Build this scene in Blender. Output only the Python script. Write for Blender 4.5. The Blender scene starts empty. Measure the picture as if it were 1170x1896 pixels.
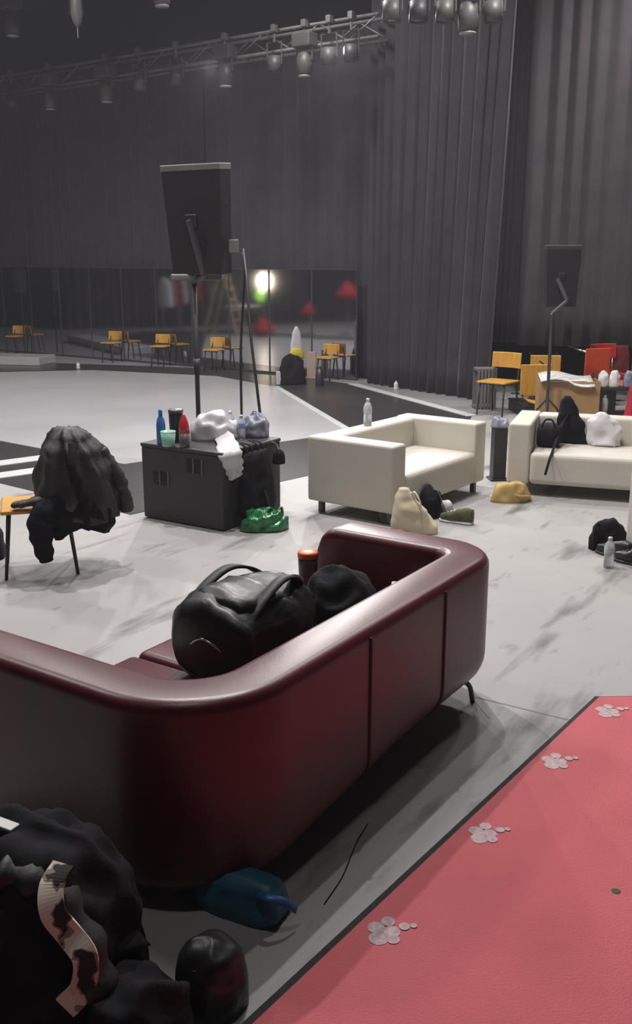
import bpy, bmesh, math, random
from mathutils import Vector, Matrix, noise
random.seed(7)
PI = math.pi
SC = bpy.context.scene
COL = SC.collection

# ------------------------------------------------------------------ camera
FPX, CAMH = 1800.0, 2.0
PITCH = math.atan(468 / FPX)
cp, sp = math.cos(PITCH), math.sin(PITCH)
cam_d = bpy.data.cameras.new('camera')
cam_d.sensor_fit = 'HORIZONTAL'
cam_d.sensor_width = 36.0
cam_d.lens = FPX / 1170 * 36.0
cam_d.clip_end = 200
cam = bpy.data.objects.new('camera', cam_d)
COL.objects.link(cam)
cam.location = (0, 0, CAMH)
cam.rotation_euler = (PI / 2 - PITCH, 0, 0)
SC.camera = cam

# ------------------------------------------------------------------ world + light
SC.view_settings.view_transform = 'Standard'
SC.view_settings.look = 'None'
SC.view_settings.gamma = 1.0
SC.view_settings.exposure = 0.0
SC.view_settings.use_curve_mapping = False
W = bpy.data.worlds.new('world')
SC.world = W
W.use_nodes = True
W.node_tree.nodes['Background'].inputs[0].default_value = (0.75, 0.78, 1.0, 1)
W.node_tree.nodes['Background'].inputs[1].default_value = 0.02

vs = W.node_tree.nodes.new('ShaderNodeVolumeScatter')
vs.inputs['Color'].default_value = (0.92, 0.90, 1.0, 1)
vs.inputs['Density'].default_value = 0.0025
W.node_tree.links.new(vs.outputs[0], W.node_tree.nodes['World Output'].inputs['Volume'])


def lamp(name, loc, power, radius=0.25, spot=150, aim=None, col=(1, 0.965, 0.95), blend=0.7):
    d = bpy.data.lights.new(name, 'SPOT')
    d.energy = power
    d.shadow_soft_size = radius
    d.spot_size = math.radians(spot)
    d.spot_blend = blend
    d.color = col
    o = bpy.data.objects.new(name, d)
    COL.objects.link(o)
    o.location = loc
    if aim:
        o.rotation_euler = (Vector(aim) - Vector(loc)).to_track_quat('-Z', 'Y').to_euler()
    return o


KEY = 640
lamp('work_light', (0.65, 5.7, 6.9), KEY * 0.4, 0.05)
lamp('work_light', (0.35, 7.1, 6.9), KEY * 1.1, 0.05)
lamp('work_light', (-1.3, 8.2, 6.9), KEY * 1.45, 0.06)
lamp('work_light', (-4.0, 12.5, 6.9), KEY * 1.25, 0.3)
lamp('work_light', (2.4, 11.2, 6.9), KEY * 0.95, 0.3)
lamp('work_light', (-7.5, 14.0, 6.9), KEY * 1.0, 0.3)
lamp('work_light', (-5.0, 7.0, 6.9), KEY * 0.6, 0.3)
lamp('work_light', (5.0, 12.8, 6.9), KEY * 0.9, 0.3)
lamp('work_light', (-0.6, 2.0, 6.9), KEY * 0.22, 0.3)
lamp('work_light', (-0.3, 14.4, 6.9), KEY * 0.75, 0.35)
lamp('added_sofa_spot', (-1.7, 16.9, 5.0), KEY * 1.5, 0.12, 60, (0.0, 4.2, 0.2))  # two spots added to put highlights on the burgundy sofa top
lamp('added_sofa_spot', (0.3, 15.6, 5.0), KEY * 1.3, 0.12, 60, (0.6, 4.0, 0.2))

# ------------------------------------------------------------------ helpers


def at(px, py, z=0.0):
    r, d = (px - 585) / FPX, (py - 948) / FPX
    vz, vy = -sp - d * cp, cp - d * sp
    t = (z - CAMH) / vz
    return Vector((r * t, vy * t, z))


def aty(px, py, Y):
    r, d = (px - 585) / FPX, (py - 948) / FPX
    vz, vy = -sp - d * cp, cp - d * sp
    t = Y / vy
    return Vector((r * t, Y, CAMH + vz * t))


def mat(name, col, rough=0.6, metal=0.0, noise_amt=0.0, nscale=8.0, bump=0.0, bscale=40.0, spec=0.5,
        emit=None, estr=0.0, trans=0.0, col2=None, stretch=None, sheen=0.0, coat=0.0):
    m = bpy.data.materials.new(name)
    m.use_nodes = True
    nt = m.node_tree
    b = nt.nodes['Principled BSDF']
    b.inputs['Base Color'].default_value = (*col, 1)
    b.inputs['Roughness'].default_value = rough
    b.inputs['Metallic'].default_value = metal
    b.inputs['Specular IOR Level'].default_value = spec
    b.inputs['Transmission Weight'].default_value = trans
    if sheen:
        b.inputs['Sheen Weight'].default_value = sheen
    if coat:
        b.inputs['Coat Weight'].default_value = coat
        b.inputs['Coat Roughness'].default_value = 0.25
    if emit:
        b.inputs['Emission Color'].default_value = (*emit, 1)
        b.inputs['Emission Strength'].default_value = estr
    tc = nt.nodes.new('ShaderNodeTexCoord')
    mp = nt.nodes.new('ShaderNodeMapping')
    if stretch:
        mp.inputs['Scale'].default_value = stretch
    nt.links.new(tc.outputs['Object'], mp.inputs[0])
    if noise_amt or col2:
        n = nt.nodes.new('ShaderNodeTexNoise')
        n.inputs['Scale'].default_value = nscale
        n.inputs['Detail'].default_value = 6
        nt.links.new(mp.outputs[0], n.inputs['Vector'])
        r = nt.nodes.new('ShaderNodeValToRGB')
        r.color_ramp.elements[0].position = 0.35
        r.color_ramp.elements[1].position = 0.65
        c2 = col2 or tuple(c * (1 - noise_amt) for c in col)
        r.color_ramp.elements[0].color = (*c2, 1)
        r.color_ramp.elements[1].color = (*col, 1)
        nt.links.new(n.outputs['Fac'], r.inputs[0])
        nt.links.new(r.outputs[0], b.inputs['Base Color'])
    if bump:
        n2 = nt.nodes.new('ShaderNodeTexNoise')
        n2.inputs['Scale'].default_value = bscale
        n2.inputs['Detail'].default_value = 4
        nt.links.new(mp.outputs[0], n2.inputs['Vector'])
        bp = nt.nodes.new('ShaderNodeBump')
        bp.inputs['Strength'].default_value = bump
        bp.inputs['Distance'].default_value = 0.01
        nt.links.new(n2.outputs['Fac'], bp.inputs['Height'])
        nt.links.new(bp.outputs[0], b.inputs['Normal'])
    return m


M = {}


def tag(o, label=None, cat=None, group=None, kind=None):
    if label:
        o['label'] = label
    if cat:
        o['category'] = cat
    if group:
        o['group'] = group
    if kind:
        o['kind'] = kind
    return o


def empty(name, loc=(0, 0, 0), rz=0.0, label=None, cat=None, group=None, rot=None):
    o = bpy.data.objects.new(name, None)
    o.empty_display_size = 0.1
    COL.objects.link(o)
    o.location = loc
    o.rotation_euler = rot if rot else (0, 0, rz)
    return tag(o, label, cat, group)


def obj(name, bm, m, parent=None, smooth=False, loc=None, rz=None):
    bmesh.ops.recalc_face_normals(bm, faces=bm.faces[:])
    me = bpy.data.meshes.new(name)
    bm.to_mesh(me)
    bm.free()
    me.materials.append(M[m] if isinstance(m, str) else m)
    if smooth:
        for p in me.polygons:
            p.use_smooth = True
    o = bpy.data.objects.new(name, me)
    COL.objects.link(o)
    if parent:
        o.parent = parent
    if loc is not None:
        o.location = loc
    if rz is not None:
        o.rotation_euler = (0, 0, rz)
    return o


def copy_tree(o, parent=None):
    c = o.copy()
    COL.objects.link(c)
    c.parent = parent
    for ch in list(o.children):
        copy_tree(ch, c)
    return c


def box(bm, x0, x1, y0, y1, z0, z1, bev=0.0, seg=2, mtx=None):
    r = bmesh.ops.create_cube(bm, size=1.0)
    vs = r['verts']
    for v in vs:
        v.co = Vector(((x0 + x1) / 2 + v.co.x * (x1 - x0), (y0 + y1) / 2 + v.co.y * (y1 - y0),
                       (z0 + z1) / 2 + v.co.z * (z1 - z0)))
    if bev > 0:
        es = list({e for v in vs for e in v.link_edges})
        g = bmesh.ops.bevel(bm, geom=es, offset=bev, segments=seg, affect='EDGES', profile=0.5)
        vs = list({v for f in g['faces'] for v in f.verts} | {v for v in vs if v.is_valid})
    if mtx:
        bmesh.ops.transform(bm, matrix=mtx, verts=[v for v in vs if v.is_valid])
    return bm


def BM():
    return bmesh.new()


def bbox(x0, x1, y0, y1, z0, z1, bev=0.0, seg=2):
    return box(BM(), x0, x1, y0, y1, z0, z1, bev, seg)


def tube(bm, pts, r, n=8, flat=1.0):
    pts = [Vector(p) for p in pts]
    rs = r if isinstance(r, (list, tuple)) else [r] * len(pts)
    up = None
    rings = []
    for i, p in enumerate(pts):
        t = (pts[min(i + 1, len(pts) - 1)] - pts[max(i - 1, 0)]).normalized()
        if up is None:
            up = Vector((0, 0, 1)) if abs(t.z) < 0.9 else Vector((1, 0, 0))
        a = (up - t * up.dot(t))
        if a.length < 1e-5:
            a = t.orthogonal()
        a.normalize()
        b = t.cross(a)
        up = a
        rings.append([bm.verts.new(p + a * (rs[i] * flat * math.cos(2 * PI * k / n)) + b * (rs[i] * math.sin(2 * PI * k / n)))
                      for k in range(n)])
    skin(bm, rings)
    return bm


def skin(bm, rings, cap=True):
    n = len(rings[0])
    for i in range(len(rings) - 1):
        for k in range(n):
            bm.faces.new((rings[i][k], rings[i][(k + 1) % n], rings[i + 1][(k + 1) % n], rings[i + 1][k]))
    if cap:
        bm.faces.new(rings[0][::-1])
        bm.faces.new(rings[-1])


def lathe(bm, prof, n=20, c=(0, 0, 0)):
    rings = []
    for r, z in prof:
        rings.append([bm.verts.new((c[0] + r * math.cos(2 * PI * k / n), c[1] + r * math.sin(2 * PI * k / n), c[2] + z))
                      for k in range(n)])
    skin(bm, rings)
    return bm


def spline(pts, per=8):
    pts = [Vector(p) for p in pts]
    out = []
    for i in range(len(pts) - 1):
        p0, p1, p2, p3 = pts[max(i - 1, 0)], pts[i], pts[i + 1], pts[min(i + 2, len(pts) - 1)]
        for k in range(per):
            t = k / per
            out.append(0.5 * ((2 * p1) + (p2 - p0) * t + (2 * p0 - 5 * p1 + 4 * p2 - p3) * t * t +
                              (-p0 + 3 * p1 - 3 * p2 + p3) * t ** 3))
    out.append(pts[-1])
    return out


def interp(keys, t):
    for i in range(len(keys) - 1):
        a, b = keys[i], keys[i + 1]
        if t <= b[0]:
            f = (t - a[0]) / max(b[0] - a[0], 1e-6)
            f = f * f * (3 - 2 * f)
            return [a[j] + (b[j] - a[j]) * f for j in range(1, len(a))]
    return list(keys[-1][1:])


def loft(bm, keys, nring=24, n=40, e=2.4, fold=0.0, ffreq=7, crumple=0.0, cscale=9.0, seed=0):
    """keys: (z, cx, cy, a, b) -> closed loft of superellipse rings with folds and crumple."""
    z0, z1 = keys[0][0], keys[-1][0]
    rings = []
    off = Vector((seed * 3.1, seed * 1.7, seed))
    for i in range(nring):
        z = z0 + (z1 - z0) * i / (nring - 1)
        cx, cy, a, b = interp(keys, z) if z1 > z0 else interp([(-k[0],) + tuple(k[1:]) for k in keys], -z)
        ring = []
        for k in range(n):
            th = 2 * PI * k / n
            c, s = math.cos(th), math.sin(th)
            rr = (abs(c) ** e + abs(s) ** e) ** (-1 / e)
            f = 1 + fold * math.sin(ffreq * th + seed + 2.2 * noise.noise(Vector((z * 3, seed, 0)) + off))
            p = Vector((cx + a * rr * c * f, cy + b * rr * s * f, z))
            if crumple:
                d = noise.noise(p * cscale + off) + 0.5 * noise.noise(p * cscale * 2.3 + off)
                rg = 1 - 2 * abs(noise.noise(p * cscale * 0.7 + off * 2))
                q = Vector((c, s, 0.4)) * crumple * (d * 0.6 + rg * 0.7)
                p += q
            ring.append(bm.verts.new(p))
        rings.append(ring)
    skin(bm, rings)
    return bm


def mound(bm, rx, ry, h, crumple=0.03, cscale=8.0, seed=0, nu=48, nv=18, e=2.2, zpow=0.55, flatten=0.0):
    """crumpled heap resting on z = 0"""
    off = Vector((seed * 2.3, seed * 5.1, seed * 1.3))
    rings = []
    for j in range(nv):
        t = j / (nv - 1)
        ph = t * PI / 2
        rad, z = math.cos(ph) ** 0.8 if j < nv - 1 else 0.02, math.sin(ph) ** (1 / max(zpow, .05) * 0.55)
        ring = []
        for k in range(nu):
            th = 2 * PI * k / nu
            c, s = math.cos(th), math.sin(th)
            rr = (abs(c) ** e + abs(s) ** e) ** (-1 / e)
            wob = 1 + 0.14 * noise.noise(Vector((c * 1.4, s * 1.4, seed)))
            p = Vector((rx * rr * c * rad * wob, ry * rr * s * rad * wob, h * z))
            q = p * cscale + off
            rg = 1 - 2.2 * abs(noise.noise(q)) + 0.6 * noise.noise(q * 2.1)
            amt = crumple * rg * min(1, 0.25 + z * 1.2)
            p += Vector((c * rad * 0.6, s * rad * 0.6, 0.8 * min(1, z * 3))) * amt
            p.z = max(p.z, 0.0)
            ring.append(bm.verts.new(p))
        rings.append(ring)
    skin(bm, rings)
    return bm


def poly_slab(pts, z0, z1):
    bm = BM()
    lo = [bm.verts.new((p[0], p[1], z0)) for p in pts]
    hi = [bm.verts.new((p[0], p[1], z1)) for p in pts]
    skin(bm, [lo, hi])
    return bm


def ribbon(bm, pts, w, th, side):
    """flat strap along pts; side = width direction function(i) or Vector"""
    pts = [Vector(p) for p in pts]
    rings = []
    for i, p in enumerate(pts):
        t = (pts[min(i + 1, len(pts) - 1)] - pts[max(i - 1, 0)]).normalized()
        s = Vector(side) - t * Vector(side).dot(t)
        s.normalize()
        nn = t.cross(s)
        rings.append([bm.verts.new(p + s * a + nn * b) for a, b in
                      ((-w / 2, -th / 2), (w / 2, -th / 2), (w / 2, th / 2), (-w / 2, th / 2))])
    skin(bm, rings)
    return bm


# ------------------------------------------------------------------ materials
def floor_mat(name, base, stain, rough, scuff=1.0, sc=1.0):
    m = bpy.data.materials.new(name)
    m.use_nodes = True
    nt = m.node_tree
    L = nt.links.new
    b = nt.nodes['Principled BSDF']
    tc = nt.nodes.new('ShaderNodeTexCoord')

    def nz(scale, stretch=(1, 1, 1), det=6, rot=0):
        mp = nt.nodes.new('ShaderNodeMapping')
        mp.inputs['Scale'].default_value = stretch
        m0 = nt.nodes.new('ShaderNodeMapping')
        m0.inputs['Rotation'].default_value = (0, 0, rot)
        L(tc.outputs['Object'], m0.inputs[0])
        L(m0.outputs[0], mp.inputs[0])
        n = nt.nodes.new('ShaderNodeTexNoise')
        n.inputs['Scale'].default_value = scale
        n.inputs['Detail'].default_value = det
        L(mp.outputs[0], n.inputs['Vector'])
        return n.outputs['Fac']

    def ramp(fac, p0, p1, c0, c1):
        r = nt.nodes.new('ShaderNodeValToRGB')
        r.color_ramp.elements[0].position, r.color_ramp.elements[1].position = p0, p1
        r.color_ramp.elements[0].color, r.color_ramp.elements[1].color = (*c0, 1), (*c1, 1)
        L(fac, r.inputs[0])
        return r.outputs[0]

    def mix(kind, fac, a, c):
        x = nt.nodes.new('ShaderNodeMix')
        x.data_type = 'RGBA'
        x.blend_type = kind
        x.inputs[0].default_value = fac
        L(a, x.inputs[6])
        L(c, x.inputs[7])
        return x.outputs[2]
    soft = ramp(nz(0.7 * sc), 0.3, 0.7, tuple(c * 0.88 for c in base), base)
    st = ramp(nz(1.9 * sc, (0.45, 1.9, 1), 8, -1.02), 0.58, 0.70, (1, 1, 1), stain)
    st2 = ramp(nz(5.5 * sc, (0.8, 1.6, 1), 8, -1.02), 0.62, 0.74, (1, 1, 1), tuple(0.4 + 0.6 * c for c in stain))
    c = mix('MULTIPLY', scuff, soft, st)
    c = mix('MULTIPLY', scuff * 0.8, c, st2)
    L(c, b.inputs['Base Color'])
    b.inputs['Roughness'].default_value = rough
    bp = nt.nodes.new('ShaderNodeBump')
    bp.inputs['Strength'].default_value = 0.12
    bp.inputs['Distance'].default_value = 0.01
    L(nz(14), bp.inputs['Height'])
    L(bp.outputs[0], b.inputs['Normal'])
    return m


M['concrete'] = floor_mat('scuffed grey floor', (0.375, 0.36, 0.355), (0.30, 0.29, 0.29), 0.6)
M['vinyl'] = floor_mat('pale grey dance vinyl', (0.50, 0.485, 0.50), (0.8, 0.8, 0.8), 0.28, 0.4)
M['vinyl_outer'] = floor_mat('grey worn vinyl', (0.30, 0.29, 0.295), (0.7, 0.7, 0.7), 0.4, 0.4)
M['black_floor'] = floor_mat('black dance vinyl', (0.052, 0.048, 0.05), (0.6, 0.6, 0.6), 0.3, 0.4)
M['tape'] = mat('white floor tape', (0.6, 0.59, 0.6), 0.5, noise_amt=0.1)
M['curtain'] = mat('black wool serge', (0.054, 0.050, 0.059), 0.95, noise_amt=0.15, nscale=3, bump=0.2, bscale=60, spec=0.15, sheen=0.15)
M['curtain2'] = mat('charcoal wool serge', (0.078, 0.069, 0.076), 0.95, noise_amt=0.15, nscale=3, bump=0.2, bscale=60, spec=0.15, sheen=0.15)
M['dark_wall'] = mat('matt black wall', (0.035, 0.035, 0.044), 0.9, noise_amt=0.2, nscale=2)
M['ceil'] = mat('dark painted ceiling', (0.09, 0.09, 0.115), 0.9, noise_amt=0.3, nscale=1.5)
M['mirror'] = mat('silvered mirror', (0.62, 0.63, 0.68), 0.06, 1.0)
M['chrome'] = mat('bright steel', (0.7, 0.7, 0.72), 0.25, 1.0)
M['dark_steel'] = mat('dark steel', (0.10, 0.10, 0.11), 0.4, 0.7)
M['truss'] = mat('dull aluminium', (0.16, 0.155, 0.15), 0.55, 0.25, noise_amt=0.3)
M['lamp_black'] = mat('lamp housing black', (0.05, 0.05, 0.055), 0.5, 0.2)
M['lamp_grey'] = mat('lamp housing grey', (0.11, 0.11, 0.105), 0.5, 0.2, noise_amt=0.2)
M['lamp_white'] = mat('pale lamp lens', (0.4, 0.39, 0.37), 0.2, noise_amt=0.1)
M['burgundy'] = mat('burgundy leather', (0.10, 0.010, 0.017), 0.36, noise_amt=0.2, nscale=5, bump=0.05, bscale=120, spec=0.6, sheen=0.2)
sb_ = M['burgundy'].node_tree.nodes['Principled BSDF']
sb_.inputs['Sheen Tint'].default_value = (1.0, 0.72, 0.76, 1)
sb_.inputs['Sheen Roughness'].default_value = 0.3
M['burgundy_dark'] = mat('burgundy piping', (0.045, 0.004, 0.007), 0.55, noise_amt=0.1)
M['cream'] = mat('cream leatherette', (0.63, 0.595, 0.52), 0.5, noise_amt=0.06, nscale=3, bump=0.08, bscale=20)
M['black_plastic'] = mat('black plastic', (0.022, 0.021, 0.024), 0.5, noise_amt=0.2)
M['black_case'] = mat('black laminate', (0.040, 0.037, 0.042), 0.6, noise_amt=0.12, nscale=10)
M['slot'] = mat('black slot', (0.006, 0.006, 0.007), 0.7, noise_amt=0.1)
M['black_leather'] = mat('black shiny nylon', (0.014, 0.013, 0.014), 0.4, noise_amt=0.2, bump=0.35, bscale=14)
M['black_cloth'] = mat('black cotton', (0.012, 0.011, 0.014), 0.9, noise_amt=0.25, nscale=12, bump=0.4, bscale=25, spec=0.2)
M['grey_cloth'] = mat('charcoal jacket cloth', (0.035, 0.032, 0.035), 0.6, noise_amt=0.35, nscale=9, bump=0.4, bscale=22)
M['yellow'] = mat('honey yellow ply', (0.62, 0.33, 0.055), 0.45, noise_amt=0.18, nscale=6, stretch=(1, 6, 1))
M['orange'] = mat('orange red plastic', (0.62, 0.08, 0.02), 0.4, noise_amt=0.1)
M['red'] = mat('red plastic', (0.45, 0.02, 0.025), 0.4, noise_amt=0.1)
M['red_cloth'] = mat('red cloth', (0.40, 0.012, 0.03), 0.8, noise_amt=0.2)
M['dark_red'] = mat('dark red cloth', (0.16, 0.012, 0.015), 0.85, noise_amt=0.3)
M['carpet'] = mat('red carpet mat', (0.60, 0.125, 0.145), 0.8, noise_amt=0.10, nscale=2.2, bump=0.3, bscale=140, col2=(0.53, 0.105, 0.12))
M['carpet_edge'] = mat('black rubber edge', (0.03, 0.03, 0.03), 0.9, noise_amt=0.3, nscale=20)
M['mark'] = mat('pale pink print', (0.62, 0.46, 0.47), 0.8, noise_amt=0.3, nscale=60)
M['tote'] = mat('cream canvas', (0.68, 0.60, 0.42), 0.8, noise_amt=0.08, bump=0.2, bscale=20)
M['tan'] = mat('tan yellow cloth', (0.58, 0.40, 0.15), 0.8, noise_amt=0.2, bump=0.2, bscale=20)
M['green_bag'] = mat('green plastic film', (0.02, 0.22, 0.07), 0.2, noise_amt=0.5, nscale=18, bump=0.5, bscale=18, coat=0.5)
M['olive'] = mat('olive green canvas', (0.11, 0.115, 0.055), 0.8, noise_amt=0.35, nscale=18)
M['white_film'] = mat('white plastic film', (0.62, 0.60, 0.63), 0.35, noise_amt=0.12, bump=0.4, bscale=14)
M['grey_film'] = mat('grey blue plastic film', (0.30, 0.31, 0.40), 0.3, noise_amt=0.4, nscale=16, bump=0.5, bscale=16)
M['white_cloth'] = mat('white towel', (0.68, 0.66, 0.68), 0.85, noise_amt=0.06, bump=0.3, bscale=30)
M['clear'] = mat('clear bottle plastic', (0.80, 0.84, 0.88), 0.12, trans=0.6, noise_amt=0.04)
M['label_blue'] = mat('pale blue label', (0.35, 0.5, 0.75), 0.5, noise_amt=0.1)
M['blue'] = mat('blue plastic', (0.04, 0.16, 0.42), 0.4, noise_amt=0.15)
M['blue_bag'] = mat('teal blue woven plastic', (0.03, 0.17, 0.26), 0.45, noise_amt=0.25, nscale=14, bump=0.2, bscale=30)
M['mint'] = mat('mint green plastic', (0.28, 0.55, 0.42), 0.4, noise_amt=0.06)
M['cap_red'] = mat('red bottle plastic', (0.55, 0.03, 0.05), 0.35, noise_amt=0.1)
M['orange_lid'] = mat('orange lid', (0.75, 0.16, 0.05), 0.4, noise_amt=0.06)
M['tumbler'] = mat('grey tumbler steel', (0.13, 0.115, 0.11), 0.4, 0.3, noise_amt=0.1)
M['cardboard'] = mat('brown cardboard', (0.42, 0.26, 0.12), 0.85, noise_amt=0.12)
M['paper'] = mat('white paper', (0.72, 0.70, 0.68), 0.7, noise_amt=0.06)
M['wood'] = mat('pale ladder wood', (0.45, 0.34, 0.2), 0.6, noise_amt=0.2)
M['crate'] = mat('grey crate plastic', (0.17, 0.16, 0.16), 0.6, noise_amt=0.15)
M['yellow_pl'] = mat('bright yellow plastic', (0.62, 0.50, 0.04), 0.4, noise_amt=0.06)
M['lime'] = mat('lime green glow', (0.3, 0.75, 0.05), 0.4, emit=(0.35, 0.9, 0.1), estr=0.8)
M['bulb'] = mat('lit lamp glass', (1, 0.9, 0.75), 0.3, emit=(1, 0.82, 0.6), estr=45)
M['skin_pink'] = mat('dusty pink fabric', (0.45, 0.24, 0.24), 0.8, noise_amt=0.15)
M['beige'] = mat('beige panel', (0.45, 0.33, 0.27), 0.8, noise_amt=0.12)


def camo_mat():
    m = mat('cream and black camouflage webbing', (0.55, 0.47, 0.38), 0.8)
    nt = m.node_tree
    b = nt.nodes['Principled BSDF']
    tc = nt.nodes.new('ShaderNodeTexCoord')
    n = nt.nodes.new('ShaderNodeTexNoise')
    n.inputs['Scale'].default_value = 15
    n.inputs['Detail'].default_value = 2
    r = nt.nodes.new('ShaderNodeValToRGB')
    r.color_ramp.interpolation = 'CONSTANT'
    r.color_ramp.elements[0].color = (0.025, 0.022, 0.022, 1)
    e = r.color_ramp.elements[1]
    e.position = 0.40
    e.color = (0.30, 0.23, 0.17, 1)
    e2 = r.color_ramp.elements.new(0.44)
    e2.color = (0.80, 0.72, 0.62, 1)
    nt.links.new(tc.outputs['Object'], n.inputs['Vector'])
    nt.links.new(n.outputs['Fac'], r.inputs[0])
    nt.links.new(r.outputs[0], b.inputs['Base Color'])
    return m


M['camo'] = camo_mat()

# ------------------------------------------------------------------ setting
fl = tag(obj('floor', bbox(-16, 12, -6, 26, -0.2, 0.0), 'concrete'), 'scuffed grey hall floor', None, kind='structure')
tag(obj('ceiling', bbox(-16, 12, -6, 26, 8.6, 8.8), 'ceil'), 'dark hall ceiling', kind='structure')
tag(obj('wall_back', bbox(-16, 12, 25.8, 26, 0, 8.6), 'dark_wall'), 'black back wall', kind='structure')
tag(obj('wall_left', bbox(-16.2, -16, -6, 26, 0, 8.6), 'dark_wall'), 'black left wall', kind='structure')
tag(obj('wall_right', bbox(12, 12.2, -6, 26, 0, 8.6), 'dark_wall'), 'black right wall', kind='structure')
tag(obj('wall_front', bbox(-16, 12, -6.2, -6, 0, 8.6), 'dark_wall'), 'black front wall', kind='structure')

# dance floor: black ring, white hexagonal vinyl, white tape
v2 = lambda p: (p.x, p.y)
ring_out = [(-1.5, 7.6), (-0.05, 9.09), (1.6, 10.75), (2.05, 12.7), (0.62, 16.05), (-1.4, 18.3), (-9, 20.6), (-12, 18), (-12, 16), (-2.91, 8.74)]
stage = [(-1.93, 9.58), (-0.09, 11.06), (0.42, 11.5), (-0.65, 15.7), (-1.76, 17.19), (-4.16, 18.14), (-5.76, 17.78), (-10.5, 16.6), (-10.0, 15.8), (-3.59, 10.88)]
outer = [(0.62, 16.2), (2.05, 12.7), (3.4, 13.4), (2.6, 14.6), (0.9, 16.8), (-8, 23), (-12, 23), (-12, 17), (-9, 20.4), (-1.4, 18.2)]
tag(obj('dance_floor_border', poly_slab(ring_out, 0.0, 0.004), 'black_floor'), 'glossy black vinyl border around the pale dance floor', 'floor mat', kind='structure')
tag(obj('worn_floor_strip', poly_slab(outer, 0.0, 0.003), 'vinyl_outer'), 'worn grey floor strip in front of the mirrors', 'floor mat', kind='structure')
dance = tag(obj('dance_floor', poly_slab(stage, 0.004, 0.008), 'vinyl'), 'pale grey vinyl dance floor', 'floor mat', kind='structure')


def tape_line(a, b, w, label, z=0.008):
    a, b = Vector((a[0], a[1], 0)), Vector((b[0], b[1], 0))
    d = (b - a).normalized()
    s = Vector((-d.y, d.x, 0)) * w / 2
    return tag(obj('floor_tape', poly_slab([v2(a - s), v2(b - s), v2(b + s), v2(a + s)], 0.004, z + 0.002), 'tape'), label, 'tape', kind='structure')


tape_line((-0.65, 15.75), (0.42, 11.5), 0.10, 'white tape along the dance floor edge')
tape_line((0.60, 16.1), (2.05, 12.7), 0.16, 'white tape along the outer edge of the black border')
tape_line(v2(at(-60, 867)), v2(at(92, 846.5)), 0.24, 'white tape strip across the black border, farther one')
tape_line(v2(at(-60, 890)), v2(at(86, 869.5)), 0.24, 'white tape strip across the black border, nearer one')
# low pale platform at the far left
pf = at(0, 683)
tag(obj('low_platform', bbox(-4.0, 0.1, 0, 0.7, 0, 0.16, 0.01), 'vinyl', loc=(-5.45, 18.95, 0.004), rz=-0.2),
    'low pale platform on the floor before the mirrors', 'platform')

for (a_, c_) in (((868, 1288), (1085, 1341)), ((905, 1330), (880, 1300))):
    A_, C_ = at(*a_), at(*c_)
    d_ = (C_ - A_).normalized() * 0.004
    obj('floor_seam', poly_slab([(A_.x - d_.y, A_.y + d_.x), (C_.x - d_.y, C_.y + d_.x), (C_.x + d_.y, C_.y - d_.x), (A_.x + d_.y, A_.y - d_.x)], 0.0, 0.001), 'crate', fl)
# ------------------------------------------------------------------ red mat with printed marks
mat_pts = [(1.30, 4.17), (4.2, 4.22), (4.2, -1.5), (-2.94, -1.5), (-0.15, 2.23)]
mroot = empty('red_mat', (1.5, 1.5, 0), label='red carpet mat with a row of pale printed marks along its edge', cat='mat')
mo = Vector((1.5, 1.5, 0))
obj('mat_base', poly_slab([(p[0] - mo.x, p[1] - mo.y) for p in mat_pts], 0.0, 0.028), 'carpet_edge', mroot)
ins = [(1.315, 4.15), (4.18, 4.20), (4.18, -1.48), (-2.88, -1.48), (-0.125, 2.215)]
cs = obj('mat_surface', poly_slab([(p[0] - mo.x, p[1] - mo.y) for p in ins], 0.028, 0.036), 'carpet', mroot)
for i, (px, py) in enumerate([(1128, 1318), (1030, 1411), (898, 1545), (715, 1727), (430, 2005)]):
    c = at(px, py, 0.036) - mo
    bm = BM()
    ud = Vector((0.6, 0.8, 0))
    vd = Vector((-0.8, 0.6, 0))
    for j_, (a, b, r1) in enumerate(((-0.036, 0.004, 0.030), (0.0, 0.036, 0.027), (0.012, -0.012, 0.026), (-0.014, -0.034, 0.02), (0.045, 0.022, 0.022), (0.055, -0.03, 0.017), (0.075, -0.05, 0.011))):
        q = c + ud * a + vd * b
        lathe(bm, [(r1, 0.0), (r1, 0.0012 + 0.0003 * j_)], 14, (q.x, q.y, 0.0362))
    obj('printed_mark', bm, 'mark', mroot)
bm = BM()
q = at(1140, 1650, 0.036) - mo
lathe(bm, [(0.016, 0), (0.012, 0.002)], 9, (q.x, q.y, 0.0362))
obj('green_speck', bm, 'olive', mroot)

# ------------------------------------------------------------------ burgundy sofa
C0 = Vector((-0.314, 2.49, 0))
SU, SV = Vector((0.555, 0.832, 0)), Vector((-0.832, 0.555, 0))
SANG = math.atan2(SU.y, SU.x)
SL, SD, ST = 2.17, 0.92, 0.215        # length, depth, thickness
SZ0, SZ1, SDN = 0.09, 0.72, 1.22


def sofa_pt(s, v, z=0.0):
    return C0 + SU * s + SV * v + Vector((0, 0, z))


rs = empty('leather_sofa', C0, SANG, 'burgundy leather sofa with rounded wrap-around back and bags on its seat', 'sofa')


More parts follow.
